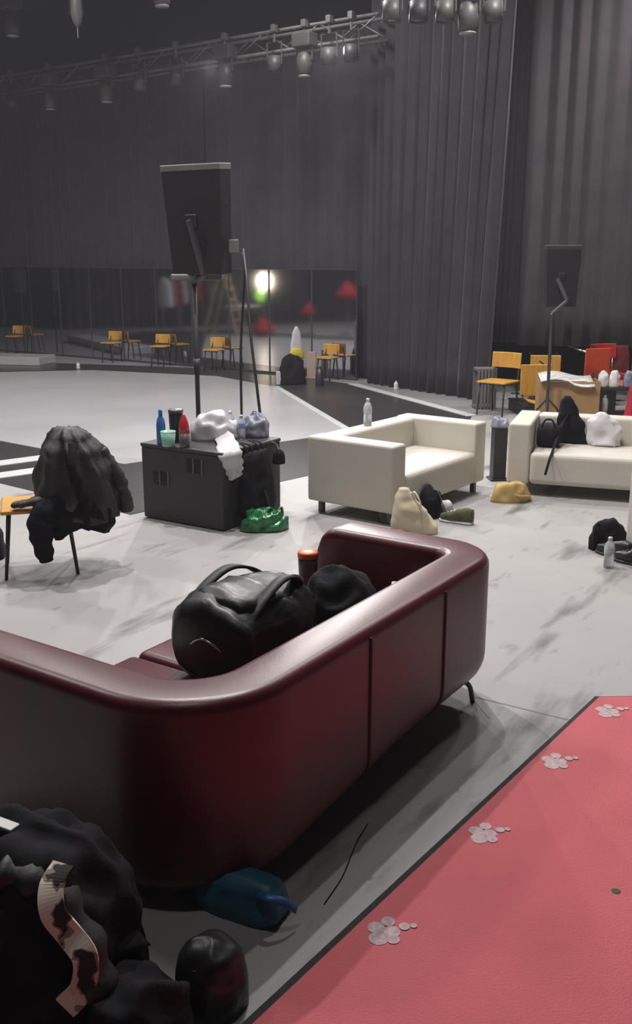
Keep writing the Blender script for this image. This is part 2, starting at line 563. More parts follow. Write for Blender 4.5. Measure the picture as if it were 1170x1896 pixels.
def sofa_path():
    """centre line of the wrap-around back in local (s, v), with normals pointing outward"""
    h = ST / 2
    r1, r2 = 0.30, 0.17
    pts = []
    v = SD - 0.0
    for k in range(9):
        pts.append((h, SDN - 0.10 * (1 - math.cos(PI / 2 * k / 8)), -1, 0))
    for k in range(1, 10):
        pts.append((h, SDN - 0.10 - (SDN - 0.10 - h - r1) * k / 10, -1, 0))
    for k in range(13):
        a = PI / 2 * k / 12
        pts.append((h + r1 - r1 * math.cos(a), h + r1 - r1 * math.sin(a), -math.cos(a), -math.sin(a)))
    n = 44
    for k in range(1, n):
        s = h + r1 + (SL - 2 * h - r1 - r2) * k / n
        pts.append((s, h, 0, -1))
    for k in range(11):
        a = PI / 2 * k / 10
        pts.append((SL - h - r2 + r2 * math.sin(a), h + r2 - r2 * math.cos(a), math.sin(a), -math.cos(a)))
    for k in range(1, 10):
        pts.append((SL - h, h + r2 + (SD - 0.10 - h - r2) * k / 10, 1, 0))
    for k in range(9):
        pts.append((SL - h, SD - 0.10 * math.cos(PI / 2 * k / 8), 1, 0))
    return pts


def sofa_section(rb=0.17, z0=SZ0):
    """(outward offset, z) closed section with a big lower outer radius"""
    h = ST / 2
    out = []

    def arc(cx, cz, r, a0, a1, n):
        for k in range(n + 1):
            a = a0 + (a1 - a0) * k / n
            out.append((cx + r * math.cos(a), cz + r * math.sin(a)))
    arc(h - 0.045, SZ1 - 0.045, 0.045, 0, PI / 2, 5)
    arc(-h + 0.045, SZ1 - 0.045, 0.045, PI / 2, PI, 5)
    out.append((-h, z0))
    arc(h - rb, z0 + rb, rb, -PI / 2, 0, 8)
    return out


def seam_depth(s, v, nx, ny):
    d = 0.0
    if ny < -0.9:
        for sv in (0.93, 1.50):
            d += 0.0
    return d


bm = BM()
sec = sofa_section()
rings = []
path = sofa_path()
arm_r = 0.10
for i, (s, v, nx, ny) in enumerate(path):
    ring = []
    # rounded arm ends: shrink the section near both ends
    d = abs(v - (SDN if nx < 0 else SD)) if abs(nx) > 0.99 else 9
    top = 0.0
    if d < arm_r:
        top = arm_r - math.sqrt(max(arm_r ** 2 - (arm_r - d) ** 2, 0))
    f_ = min(max(s / 1.3, 0.0), 1.0)
    for (o, z) in sofa_section(0.07 + 0.10 * f_, 0.045 + (SZ0 - 0.045) * f_):
        zz = z - top * max(0.0, (z - 0.5) / (SZ1 - 0.5)) if z > 0.5 else z
        ring.append(bm.verts.new((s + nx * o, v + ny * o, zz)))
    rings.append(ring)
skin(bm, rings)
shell = obj('wraparound_back', bm, 'burgundy', rs, smooth=True)


def seam(sv):
    pts = []
    f_ = min(max(sv / 1.3, 0.0), 1.0)
    for (o, z) in sofa_section(0.07 + 0.10 * f_, 0.045 + (SZ0 - 0.045) * f_):
        if o > 0.0 and z < SZ1 - 0.02:
            pts.append((o, z))
    pts.sort(key=lambda q: q[1])
    P = [(sv, ST / 2 - (o + 0.001), z) for o, z in pts]
    b = BM()
    tube(b, P, 0.007, 6)
    return b


for sv in (0.92, 1.52):
    obj('seam', seam(sv), 'burgundy_dark', shell)
# piping where the far arm meets the back
# seat: base and three cushions
box_ = BM()
box(box_, ST - 0.02, SL - ST + 0.02, ST - 0.02, SD + 0.08, SZ0 + 0.05, 0.30, 0.03, 3)
obj('seat_base', box_, 'burgundy', rs)
sw = (SL - 2 * ST) / 3
for k in range(3):
    b = BM()
    box(b, ST + k * sw + 0.003, ST + (k + 1) * sw - 0.003, ST, SD + 0.14, 0.30, 0.43, 0.04, 4)
    obj('seat_cushion', b, 'burgundy', rs, smooth=True)
for (s, v, sx, sy) in ((0.33, 0.24, -1, -1), (SL - 0.265, 0.095, 1, -1), (0.33, SD - 0.04, -1, 1), (SL - 0.24, SD - 0.14, 1, 1)):
    b = BM()
    tube(b, spline([(s - sx * 0.10, v - sy * 0.10, SZ0 + 0.03), (s - sx * 0.02, v - sy * 0.03, SZ0 + 0.035), (s + sx * 0.055, v + sy * 0.015, 0.09), (s + sx * 0.075, v + sy * 0.03, 0.0)], 6), 0.012, 10)
    obj('leg', b, 'dark_steel', rs, smooth=True)

# backpack lying on the seat
SEATZ = 0.43


def on_sofa(name, s, v, rz, label, cat, z=SEATZ):
    return empty(name, sofa_pt(s, v, z), SANG + rz, label, cat)


bp = on_sofa('backpack', 0.98, 0.585, 0.0, 'shiny black backpack lying on the burgundy sofa seat', 'backpack')


def bag_body(L, Wd, Hh, seed, cr=0.02, taper=0.75, nr=34, n=44):
    """lofted along local x"""
    b = BM()
    loft(b, [(0, 0, 0, Hh * 0.35, Wd * 0.36), (L * 0.06, 0, 0, Hh * 0.46, Wd * 0.46), (L * 0.3, 0, 0, Hh * 0.52, Wd * 0.5),
             (L * 0.7, 0, 0, Hh * 0.5, Wd * 0.48), (L * 0.93, 0, 0, Hh * 0.42 * taper, Wd * 0.44 * taper), (L, 0, 0, Hh * 0.2 * taper, Wd * 0.25 * taper)],
         nr, n, 2.7, 0.0, 5, cr, 8, seed)
    for v in b.verts:
        x, y, z = v.co
        v.co = Vector((z - L / 2, y, max(Hh * 0.47 + x, 0.0)))
    return b


obj('bag_body', bag_body(0.58, 0.40, 0.34, 3, 0.03), 'black_leather', bp, smooth=True)
b = BM()
loft(b, [(0, 0, 0, 0.06, 0.11), (0.05, 0, 0, 0.085, 0.14), (0.2, 0, 0, 0.085, 0.14), (0.26, 0, 0, 0.05, 0.1)], 14, 30, 3, 0, 5, 0.012, 11, 5)
for v in b.verts:
    x, y, z = v.co
    v.co = Vector((z - 0.22, y, 0.27 + x))
obj('front_pocket', b, 'black_leather', bp, smooth=True)
for yy in (-0.09, 0.09):
    b = BM()
    ribbon(b, spline([(0.2, yy, 0.30), (0.12, yy * 1.3, 0.352), (0.0, yy * 1.5, 0.368), (-0.16, yy * 1.6, 0.30), (-0.25, yy * 1.5, 0.2)], 6), 0.045, 0.012, (0, 1, 0))
    obj('shoulder_strap', b, 'grey_cloth', bp, smooth=True)
b = BM()
tube(b, spline([(0.25, -0.05, 0.24), (0.31, -0.03, 0.27), (0.31, 0.03, 0.27), (0.25, 0.05, 0.24)], 6), 0.011, 8)
obj('grab_handle', b, 'black_cloth', bp, smooth=True)
b = BM()
tube(b, spline([(-0.27, -0.1, 0.14), (-0.295, 0, 0.2), (-0.27, 0.1, 0.14)], 8), 0.005, 6)
obj('zip', b, 'chrome', bp, smooth=True)
b = BM()
tube(b, spline([(0.1, 0.19, 0.25), (0.13, 0.23, 0.24), (0.14, 0.22, 0.19)], 6), 0.006, 6)
obj('strap_buckle', b, 'chrome', bp, smooth=True)

sb = on_sofa('shoulder_bag', 1.53, 0.52, 0.15, 'soft black cloth bag slumped on the burgundy sofa beside the backpack', 'bag')
obj('bag_body', mound(BM(), 0.19, 0.17, 0.25, 0.03, 7, 4), 'black_cloth', sb, smooth=True)
b = BM()
ribbon(b, spline([(-0.13, 0.06, 0.16), (-0.2, 0.1, 0.20), (-0.24, 0.06, 0.12), (-0.22, -0.02, 0.03)], 8), 0.035, 0.006, (0, 1, 0))
obj('shoulder_strap', b, 'grey_cloth', sb, smooth=True)

gp = on_sofa('pouch', 1.26, 0.36, 0.4, 'small grey cloth pouch between the two black bags on the sofa', 'pouch')
obj('pouch_body', mound(BM(), 0.075, 0.10, 0.12, 0.015, 12, 8), 'grey_cloth', gp, smooth=True)
b = BM()
tube(b, spline([(-0.05, 0, 0.085), (0, 0, 0.135), (0.05, 0, 0.085)], 6), 0.004, 6)
obj('zip', b, 'dark_steel', gp)

tm = on_sofa('travel_tumbler', 1.80, 0.87, 0, 'grey tumbler with an orange lid on the burgundy sofa', 'tumbler')
b = BM()
lathe(b, [(0.036, 0), (0.04, 0.004), (0.047, 0.15), (0.047, 0.185)], 24)
obj('cup', b, 'tumbler', tm, smooth=True)
b = BM()
lathe(b, [(0.050, 0.184), (0.051, 0.205), (0.046, 0.213), (0.02, 0.214)], 24)
obj('lid', b, 'orange_lid', tm, smooth=True)

cb = on_sofa('tissue_pack', 1.82, 0.40, 0.5, 'small white pack on a dusty pink cloth by the sofa arm', 'pack', 0.43)
obj('pack', bbox(-0.03, 0.03, -0.018, 0.018, 0.10, 0.135, 0.006), 'paper', cb)
obj('pink_cloth', mound(BM(), 0.09, 0.08, 0.10, 0.012, 14, 9, 32, 12), 'skin_pink', cb, smooth=True)

# ------------------------------------------------------------------ white sofas


def white_sofa(name, origin, ang, L, label):
    """origin: front corner of the left arm seen from the front; x along length, y to the back"""
    D, A, Hh, lz = 0.84, 0.19, 0.63, 0.10
    t = empty(name, origin, ang, label, 'sofa', 'cream sofas')
    for x0 in (0, L - A):
        obj('arm', bbox(x0, x0 + A, 0.02, D, lz, Hh, 0.022, 3), 'cream', t)
    obj('backrest', bbox(A - 0.005, L - A + 0.005, D - 0.2, D - 0.002, lz, Hh - 0.005, 0.03, 3), 'cream', t)
    obj('seat', bbox(A + 0.002, L - A - 0.002, 0.005, D - 0.19, lz + 0.005, 0.385, 0.045, 4), 'cream', t)
    for x in (0.08, L - 0.08):
        for y in (0.09, D - 0.09):
            b = BM()
            box(b, x - 0.022, x + 0.022, y - 0.022, y + 0.022, 0, lz + 0.01, 0.004, 1)
            obj('leg', b, 'dark_steel', t)
    return t


F0 = Vector((0.60, 7.20, 0))
A1 = math.atan2(0.8, 0.6)
ws1 = white_sofa('white_sofa', F0, A1, 1.52, 'cream boxy sofa with its closed arm side turned beside a cream tote bag')
# left sofa: x axis (length) away to the right, y axis to the back (-0.8, 0.6)
F2 = Vector((1.66, 8.30, 0))
A2 = math.atan2(-0.32, 0.947)
ws2 = white_sofa('white_sofa', F2, A2, 1.9, 'cream boxy sofa with a black bag and white towel on its seat')
F3 = at(1160, 1030)
ws3 = white_sofa('white_sofa', (F3.x - 0.04, F3.y - 0.0, 0), math.radians(-75), 1.5, 'cream sofa beside black shoes and a water bottle on the floor')


def local(root, x, y, z):
    a = root.rotation_euler.z
    l = Vector(root.location)
    return l + Vector((math.cos(a) * x - math.sin(a) * y, math.sin(a) * x + math.cos(a) * y, z))


# ------------------------------------------------------------------ bottles


def bottle(name, loc, h, r, body, cap, label, cat='bottle', lab=None, group=None, neck=0.35, shape='water'):
    t = empty(name, loc, 0, label, cat, group)
    b = BM()
    if shape == 'water':
        lathe(b, [(r * 0.9, 0), (r, 0.01), (r, h * 0.35), (r * 0.93, h * 0.42), (r, h * 0.5), (r, h * 0.68), (r * 0.75, h * 0.8), (r * neck, h * 0.89), (r * neck, h * 0.93)], 18)
    else:
        lathe(b, [(r * 0.92, 0), (r, 0.01), (r, h * 0.55), (r * 0.8, h * 0.72), (r * neck, h * 0.82), (r * neck, h * 0.86)], 18)
    obj('bottle_body', b, body, t, smooth=True)
    b = BM()
    lathe(b, [(r * neck * 1.25, h * 0.9 if shape == 'water' else h * 0.83), (r * neck * 1.25, h * 0.985), (r * neck * 0.9, h)], 16)
    obj('cap', b, cap, t, smooth=True)
    if lab:
        b = BM()
        lathe(b, [(r * 1.01, h * 0.46), (r * 1.02, h * 0.48), (r * 1.02, h * 0.66), (r * 1.01, h * 0.67)], 18)
        obj('label_band', b, lab, t, smooth=True)
    return t


# ------------------------------------------------------------------ equipment case and the things on it
CC = Vector((-0.70, 7.09, 0.008))
CA, CB = Vector((-0.842, 0.54, 0)), Vector((0.54, 0.842, 0))
case = empty('equipment_case', CC + CA * 0.8, math.atan2(-CA.y, -CA.x), 'black equipment case with cut-out handles and clutter on top', 'case')
# local x: from front-left to front-right corner, y: to the back
CH = 0.60
b = BM()
obj('case_body', bbox(0, 0.8, 0, 0.76, 0.0, CH - 0.03, 0.008), 'black_case', case)
obj('case_top', bbox(-0.006, 0.806, -0.006, 0.766, CH - 0.03, CH, 0.008), 'black_case', case)


def handle(xc, zc):
    for dx in (-0.042, 0.042):
        h = obj('handle_cutout', bbox(xc + dx - 0.034, xc + dx + 0.034, -0.002, 0.01, zc - 0.055, zc + 0.055, 0.001, 1), 'slot', case)
        obj('handle_rim', bbox(xc + dx + 0.034, xc + dx + 0.044, -0.012, 0.002, zc - 0.06, zc + 0.06, 0.003, 1), 'crate', h)


handle(0.19, 0.335)
handle(0.53, 0.47)


def on_case(px, py):
    return at(px, py, CH + 0.008)


bottle('spray_bottle', on_case(299, 822), 0.27, 0.036, 'blue', 'blue', 'blue spray bottle standing on the black case', 'bottle', shape='jar')
mc = empty('cup', on_case(312, 826), 0, 'mint green plastic cup on the black case', 'cup')
b = BM()
lathe(b, [(0.045, 0), (0.048, 0.004), (0.058, 0.115), (0.054, 0.115), (0.045, 0.02)], 24)
obj('cup_body', b, 'mint', mc, smooth=True)
b = BM()
lathe(b, [(0.0585, 0.108), (0.061, 0.112), (0.0585, 0.117), (0.0555, 0.115)], 24)
obj('rim', b, 'mint', mc, smooth=True)
tb = empty('tumbler', on_case(327, 818), 0, 'tall black tumbler on the black case between cup and red bottle', 'tumbler')
b = BM()
lathe(b, [(0.04, 0), (0.05, 0.01), (0.055, 0.2), (0.055, 0.23)], 22)
obj('cup', b, 'black_plastic', tb, smooth=True)
b = BM()
lathe(b, [(0.058, 0.228), (0.06, 0.25), (0.05, 0.26)], 22)
obj('lid', b, 'dark_steel', tb, smooth=True)
rb = empty('squeeze_bottle', on_case(342, 828), 0, 'squeeze bottle with a red top and dark base on the black case', 'bottle')
b = BM()
lathe(b, [(0.036, 0), (0.04, 0.01), (0.042, 0.11)], 20)
obj('base', b, 'tumbler', rb, smooth=True)
b = BM()
lathe(b, [(0.042, 0.108), (0.04, 0.16), (0.028, 0.21), (0.012, 0.245), (0.008, 0.255)], 20)
obj('top', b, 'cap_red', rb, smooth=True)

wb = empty('plastic_bag', on_case(398, 812), 0.3, 'crumpled white plastic bag spilling over the edge of the black case', 'bag')
obj('bag_body', mound(BM(), 0.19, 0.13, 0.20, 0.045, 8, 12), 'white_film', wb, smooth=True)
# flap of the bag hanging over the front corner
b = BM()
k0 = on_case(415, 835) - Vector(wb.location)
pts = [Vector((0.02, -0.06, 0.10)), Vector((0.08, -0.13, 0.05)), k0 + Vector((0.04, -0.05, 0.01)), k0 + Vector((0.075, -0.045, -0.12)), k0 + Vector((0.085, -0.04, -0.2))]
P = spline(pts, 6)
Rm = Matrix.Rotation(-0.3, 3, 'Z')
P = [Rm @ p for p in P]
rings = []
for i, p in enumerate(P):
    w = 0.09 - 0.05 * abs(i / len(P) - 0.5) * 2 + 0.008 * math.sin(i * 2)
    rings.append([b.verts.new(p + Rm @ Vector((w * math.cos(2 * PI * k / 16), 0.02 * math.sin(2 * PI * k / 16) + 0.008 * math.sin(5 * 2 * PI * k / 16 + i * .4), 0.02 * math.cos(2 * PI * k / 16)))) for k in range(16)])
skin(b, rings)
obj('hanging_flap', b, 'white_film', wb, smooth=True)
bottle('water_bottle', on_case(427, 806), 0.2, 0.034, 'clear', 'white_film', 'clear water bottle on the black case behind the white bag', 'bottle', 'label_blue')
bottle('water_bottle', on_case(447, 812), 0.19, 0.034, 'clear', 'white_film', 'clear water bottle on the black case beside the grey blue bag', 'bottle', 'label_blue')
gb = empty('plastic_bag', on_case(474, 808), 0, 'grey blue crumpled plastic bag on the corner of the black case', 'bag')
obj('bag_body', mound(BM(), 0.10, 0.10, 0.17, 0.035, 12, 15), 'grey_film', gb, smooth=True)
b = BM()
tube(b, spline([(-0.03, 0, 0.15), (-0.02, 0.02, 0.2), (0.02, 0.0, 0.19), (0.03, 0, 0.14)], 5), 0.008, 6)
obj('knot', b, 'grey_film', gb, smooth=True)

# black bag hanging on the right side of the case
side = CC + CB * 0.33 + Vector((0, 0, 0)) + (-CA) * 0.075
hb = empty('tote_bag', side, math.atan2(CB.y, CB.x), 'limp black bag hanging against the side of the black case', 'bag')
b = BM()
loft(b, [(0.06, 0.02, 0, 0.18, 0.05), (0.14, 0.02, 0, 0.21, 0.06), (0.34, 0.0, 0, 0.19, 0.05), (0.50, -0.01, 0, 0.15, 0.035), (0.565, 0, 0, 0.12, 0.02)], 24, 36, 2.5, 0.04, 9, 0.016, 10, 21)
obj('bag_body', b, 'black_cloth', hb, smooth=True)
for sx in (-0.07, 0.07):
    b = BM()
    ribbon(b, spline([(sx - 0.03, 0, 0.54), (sx - 0.03, 0.03, 0.615), (sx, 0.12, 0.632), (sx + 0.03, 0.03, 0.615), (sx + 0.03, 0, 0.54)], 5), 0.022, 0.006, (1, 0, 0))
    obj('strap', b, 'black_cloth', hb, smooth=True)
kb = empty('padded_pouch', local(case, 0.87, 0.64, 0.42), 0.5, 'small black padded pouch clipped to the far corner of the case', 'pouch')
obj('pouch_body', mound(BM(), 0.05, 0.05, 0.11, 0.01, 14, 6, 28, 12), 'black_cloth', kb, smooth=True)
b = BM()
tube(b, spline([(0.0, 0, 0.10), (-0.02, -0.01, 0.15), (-0.06, -0.03, 0.18), (-0.09, -0.05, 0.186)], 5), 0.006, 6)
obj('clip', b, 'chrome', kb)

gr = at(488, 984)
gg = empty('plastic_bag', (gr.x, gr.y + 0.06, 0.008), 0.2, 'shiny green plastic bag crumpled on the floor by the black case', 'bag')
obj('bag_body', mound(BM(), 0.185, 0.11, 0.125, 0.045, 12, 18), 'green_bag', gg, smooth=True)
for k in range(3):
    b = BM()
    x = -0.07 + 0.08 * k
    tube(b, spline([(x, 0.01, 0.07), (x + 0.02, 0.0, 0.14), (x + 0.05, 0.02, 0.15), (x + 0.06, 0.03, 0.08)], 5), [0.014 - 0.0001 * j for j in range(16)], 6, 0.4)
    obj('bag_handle', b, 'green_bag' if k else 'olive', gg, smooth=True)
bottle('small_bottle', at(462, 965) + Vector((0, 0, 0.0)), 0.12, 0.03, 'clear', 'green_bag', 'small clear bottle beside the green plastic bag', 'bottle')

# ------------------------------------------------------------------ chairs


def make_chair(name, seat_m, leg_m, back_h=0.80, seat_z=0.46, w=0.44, d=0.42, splay=0.045):
    """faces local -x ... front at x = 0, back at x = d ; centred on y"""
    t = empty(name)
    b = bbox(0.0, d, -w / 2, w / 2, seat_z - 0.028, seat_z, 0.012, 3)
    for v in b.verts:
        f = 1 - 2 * abs(v.co.y) / w
        v.co.z -= 0.014 * max(0, f)
    obj('seat', b, seat_m, t)
    b = BM()
    n = 10
    h0 = back_h - (0.20 if back_h > 0.7 else 0.17)
    rings = []
    for k in range(n + 1):
        y = -w / 2 + w * k / n
        bx = d + 0.035 - 0.05 * (2 * y / w) ** 2
        rings.append([b.verts.new((bx + q[0], y, q[1])) for q in ((0, h0), (0.014, h0), (0.032, back_h - 0.02), (0.028, back_h), (0.012, back_h - 0.01))])
    skin(b, rings)
    obj('backrest', b, seat_m, t)
    for sx, sy in ((0, -1), (0, 1), (1, -1), (1, 1)):
        b = BM()
        x = 0.05 if sx == 0 else d - 0.03
        y = sy * (w / 2 - 0.035)
        xf = x + (-splay if sx == 0 else splay)
        if sx == 0:
            tube(b, [(xf, y + sy * 0.012, 0.0), (x, y, seat_z - 0.02)], [0.011, 0.014], 8)
        else:
            tube(b, [(xf, y + sy * 0.012, 0.0), (x, y, seat_z - 0.03), (d + 0.012, y, seat_z + 0.06), (d + 0.028, y, back_h - 0.06)], [0.011, 0.014, 0.012, 0.011], 8)
        obj('leg', b, leg_m, t, smooth=True)
    for x in (0.05, d - 0.03):
        b = BM()
        tube(b, [(x, -w / 2 + 0.03, seat_z - 0.036), (x, w / 2 - 0.03, seat_z - 0.036)], 0.009, 6)
        obj('seat_rail', b, leg_m, t, smooth=True)
    return t


jc = make_chair('wooden_chair', 'yellow', 'black_plastic', 0.84, 0.46, 0.42, 0.44)
tag(jc, 'yellow seated chair with black legs under a dark jacket', 'chair')
jc.location = (-2.05, 6.13, 0.0)
jc.rotation_euler = (0, 0, math.atan2(0.14, 0.49))

# jacket on that chair
jk = empty('jacket', (-1.575, 6.24, 0.0), math.atan2(0.14, 0.49), 'dark grey jacket hung over the back of the yellow chair', 'jacket')


def jacket_shell(keys, seed, fold, n=56, nr=30, th=0.0):
    b = BM()
    rings = []
    for i in range(nr):
        z = keys[0][0] + (keys[-1][0] - keys[0][0]) * i / (nr - 1)
        cx, cy, a, c2 = interp(keys, z)
        ring = []
        t = i / (nr - 1)
        for k in range(n):
            thh = 2 * PI * k / n
            c, s = math.cos(thh), math.sin(thh)
            rr = (abs(c) ** 2.3 + abs(s) ** 2.3) ** (-1 / 2.3)
            amp = fold * (1 - t) ** 0.7
            ph = 3.0 * noise.noise(Vector((c * 1.3, s * 1.3, seed)))
            f = 1 + amp * 0.6 * math.sin(7 * thh + ph * 3)
            p = Vector((cx + a * rr * c * f, cy + c2 * rr * s * f, z + (0.03 * math.sin(3 * thh + seed) + 0.035 * noise.noise(Vector((c * 2, s * 2, seed * 2)))) * (1 - t)))
            q = Vector((c * 1.8 + z * 1.2, s * 1.8, z * 2.6 + seed))
            p += Vector((c, s, 0)) * (0.05 * (1 - 2.6 * abs(noise.noise(q))) + 0.01 * noise.noise(q * 3))
            ring.append(b.verts.new(p))
        rings.append(ring)
    skin(b, rings, cap=False)
    b.faces.new(rings[-1])
    return b


obj('jacket_body', jacket_shell([(0.36, 0.02, 0, 0.235, 0.20), (0.5, 0.01, 0, 0.25, 0.23), (0.66, 0.0, 0, 0.225, 0.23), (0.8, -0.01, 0, 0.17, 0.20), (0.90, -0.03, 0, 0.10, 0.13), (0.945, -0.04, 0, 0.045, 0.05)], 2, 0.10), 'grey_cloth', jk, smooth=True)
b = BM()
tube(b, spline([(0.16, -0.06, 0.80), (0.26, -0.08, 0.62), (0.305, -0.06, 0.46), (0.31, -0.05, 0.38)], 8), [0.046 + 0.02 * noise.noise(Vector((i * 0.45, 3, 0))) for i in range(25)], 14)
obj('sleeve', b, 'grey_cloth', jk, smooth=True)
b = BM()
tube(b, spline([(-0.02, -0.16, 0.86), (-0.03, -0.26, 0.74), (0.02, -0.275, 0.55), (0.05, -0.26, 0.45)], 8), [0.036 + 0.02 * noise.noise(Vector((i * 0.4, 7, 0))) for i in range(25)], 14, 0.7)
obj('collar', b, 'black_cloth', jk, smooth=True)
jk2 = empty('hoodie', (-1.60, 6.2, 0.0), math.atan2(0.14, 0.49), 'black hooded top draped across the chair seat under the grey jacket', 'hoodie')
obj('hoodie_body', jacket_shell([(0.27, 0.03, 0.02, 0.15, 0.15), (0.34, 0.03, 0.02, 0.20, 0.19), (0.42, 0.0, 0.0, 0.22, 0.22), (0.50, -0.02, 0, 0.20, 0.20), (0.53, -0.02, 0, 0.1, 0.1)], 6, 0.12), 'black_cloth', jk2, smooth=True)
b = BM()
tube(b, spline([(-0.08, -0.16, 0.50), (-0.2, -0.2, 0.42), (-0.21, -0.21, 0.28), (-0.19, -0.2, 0.13)], 8), [0.06 + 0.02 * math.sin(i * 0.16) + 0.006 * math.sin(i * 1.3) for i in range(25)], 16)
obj('sleeve', b, 'black_cloth', jk2, smooth=True)
b = BM()
tube(b, spline([(-0.05, -0.12, 0.50), (-0.18, -0.14, 0.515), (-0.32, -0.13, 0.495), (-0.36, -0.1, 0.488)], 8), [0.055 - 0.0008 * i + 0.004 * math.sin(i * 1.3) for i in range(25)], 16, 0.55)
obj('sleeve', b, 'grey_cloth', jk2, smooth=True)
lb = at(-8, 1032)
lbag = empty('black_bag', (lb.x - 0.02, lb.y, 0), 0, 'black bag standing on the floor by the yellow chair legs', 'bag')
obj('bag_body', mound(BM(), 0.085, 0.12, 0.24, 0.02, 9, 31, 32, 14), 'black_cloth', lbag, smooth=True)
b = BM()
tube(b, spline([(0.0, -0.05, 0.2), (0, -0.03, 0.30), (0, 0.03, 0.30), (0, 0.05, 0.2)], 5), 0.008, 6)
obj('handle', b, 'black_cloth', lbag, smooth=True)

# ------------------------------------------------------------------ mirrors
MR, ML = Vector((0.69, 16.56, 0)), Vector((-7.11, 22.09, 0))
MD = (ML - MR).normalized()
MN = Vector((-MD.y, MD.x, 0))
if MN.y > 0:
    MN = -MN
MANG = math.atan2(MD.y, MD.x)
PW, MH = 0.93, 1.84
ordn = ['first', 'second', 'third', 'fourth', 'fifth', 'sixth', 'seventh', 'eighth', 'ninth', 'tenth', 'eleventh', 'twelfth']
for k in range(12):
    o = MR + MD * (PW * k)
    t = empty('mirror_panel', (o.x, o.y, 0.0), MANG + math.radians((0.25, -0.2, 0.1, -0.3)[k % 4] * 0.6),
              '%s standing mirror panel counted from the draped corner curtain' % ordn[k], 'mirror', 'wall mirrors')
    # local x along the wall, room side is +y or -y
    sgn = 1 if (Matrix.Rotation(MANG, 3, 'Z') @ Vector((0, 1, 0))).dot(MN) > 0 else -1
    obj('glass', bbox(0.012, PW - 0.012, -0.012, 0.006, 0.04, MH - 0.015), 'mirror', t)
    for x in (0.007, PW - 0.007):
        obj('side_rail', bbox(x - 0.007, x + 0.007, -0.015, 0.012, 0.0, MH), 'chrome' if (k in (7, 9) and x < 0.1) else 'dark_steel', t)
    obj('bottom_rail', bbox(0.014, PW - 0.014, -0.015, 0.012, 0.0, 0.04), 'dark_steel', t)
    obj('top_rail', bbox(0.014, PW - 0.014, -0.015, 0.012, MH - 0.015, MH), 'dark_steel', t)


def mirrored(px, py, Yv):
    """real place of a thing whose mirror image is seen at that pixel"""
    V = aty(px, py, Yv)
    d = (V - Vector((MR.x, MR.y, V.z))).dot(MN)
    return V - MN * (2 * d)


# ------------------------------------------------------------------ curtains


def curtain(name, p0, p1, z0, z1, folds, amp, m, label, seed=0, n=None, left=None, right=None, rows=14, zb=None, group=None, n_per=10):
    p0, p1 = Vector((p0[0], p0[1], 0)), Vector((p1[0], p1[1], 0))
    L = (p1 - p0).length
    d = (p1 - p0).normalized()
    nn = Vector((-d.y, d.x, 0))
    if nn.y > 0:
        nn = -nn
    N = n or folds * n_per
    b = BM()
    grid = []
    for j in range(rows + 1):
        h = j / rows
        row = []
        for i in range(N + 1):
            u = i / N
            lo = left(h) if left else 0.0
            hi = right(h) if right else 1.0
            uu = lo + (hi - lo) * u
            zz0 = z0 + (zb(u) if zb else 0.0)
            z = zz0 + (z1 - zz0) * h
            ph = 2 * PI * folds * u + 5.0 * noise.noise(Vector((u * folds * 0.23, seed, 0))) + 0.5 * noise.noise(Vector((u * 9, h * 2, seed)))
            a = amp * (0.35 + 0.65 * abs(noise.noise(Vector((u * folds * 0.19, seed + 4, h * 0.4))) * 1.8)) * (1.0 - 0.35 * h)
            w = math.sin(ph)
            p = p0 + d * (L * uu) + nn * (a * w) + Vector((0, 0, z))
            p += d * (a * 0.2 * math.sin(2 * ph))
            row.append(b.verts.new(p))
        grid.append(row)
    for j in range(rows):
        for i in range(N):
            b.faces.new((grid[j][i], grid[j][i + 1], grid[j + 1][i + 1], grid[j + 1][i]))
    o = obj(name, b, m, smooth=True)
    sm = o.modifiers.new('thickness', 'SOLIDIFY')
    sm.thickness = 0.012
    tag(o, label, 'curtain', group)
    return o


off = -MN * 0.35
bL = ML + MD * 5 + off
b1 = MR + MD * 8.35 + off
b2 = MR + MD * 3.6 + off
b3 = MR - MD * 0.75 + off
curtain('stage_curtain', bL, b1 + MD * -0.15, 0.02, 5.75, 20, 0.08, 'curtain', 'black pleated curtain behind the mirrors farthest from the corner drape', 1)
curtain('stage_curtain', b1 - MN * -0.12, b2, 0.02, 5.65, 17, 0.075, 'curtain', 'wide black pleated curtain hanging behind the middle mirrors', 2)
curtain('stage_curtain', b2 - MD * 0.05, b3, 0.02, 5.6, 15, 0.07, 'curtain', 'black pleated curtain behind the mirrors next to the corner drape', 3)
# corner drape
pA0, pA1 = Vector((0.86, 16.2, 0)), Vector((2.45, 14.05, 0))


def flare_right(h):
    return 1.0 + 0.12 * h


curtain('corner_drape', pA0, pA1, 0.015, 7.4, 13, 0.13, 'curtain', 'heavy black drape with deep folds reaching the floor at the corner of the mirrors', 5,
        right=flare_right, rows=20, n_per=14)
curtain('raised_curtain', (3.05, 14.9), (8.2, 13.6), 0.74, 7.6, 19, 0.085, 'curtain2', 'charcoal curtain ending above the stored chairs, its hem clear of the floor', 8)
curtain('return_curtain', (2.75, 15.7), (3.2, 15.15), 0.74, 7.6, 7, 0.12, 'curtain', 'narrow black return curtain beside the dark gap above the stored chairs', 9)
# side drapes seen in the mirrors
curtain('side_curtain', (-13.6, 4.0), (-14.6, 12.0), 0.02, 6.0, 30, 0.14, 'curtain', 'black pleated curtain along the side of the hall, seen in the mirrors', 11)
curtain('side_curtain', (-14.2, 12.4), (-13.6, 20.0), 0.02, 6.0, 30, 0.14, 'curtain', 'black side curtain at the far end of the hall, seen in the mirrors', 12)

# ------------------------------------------------------------------ truss, pipes and lamps
TZ = 5.15


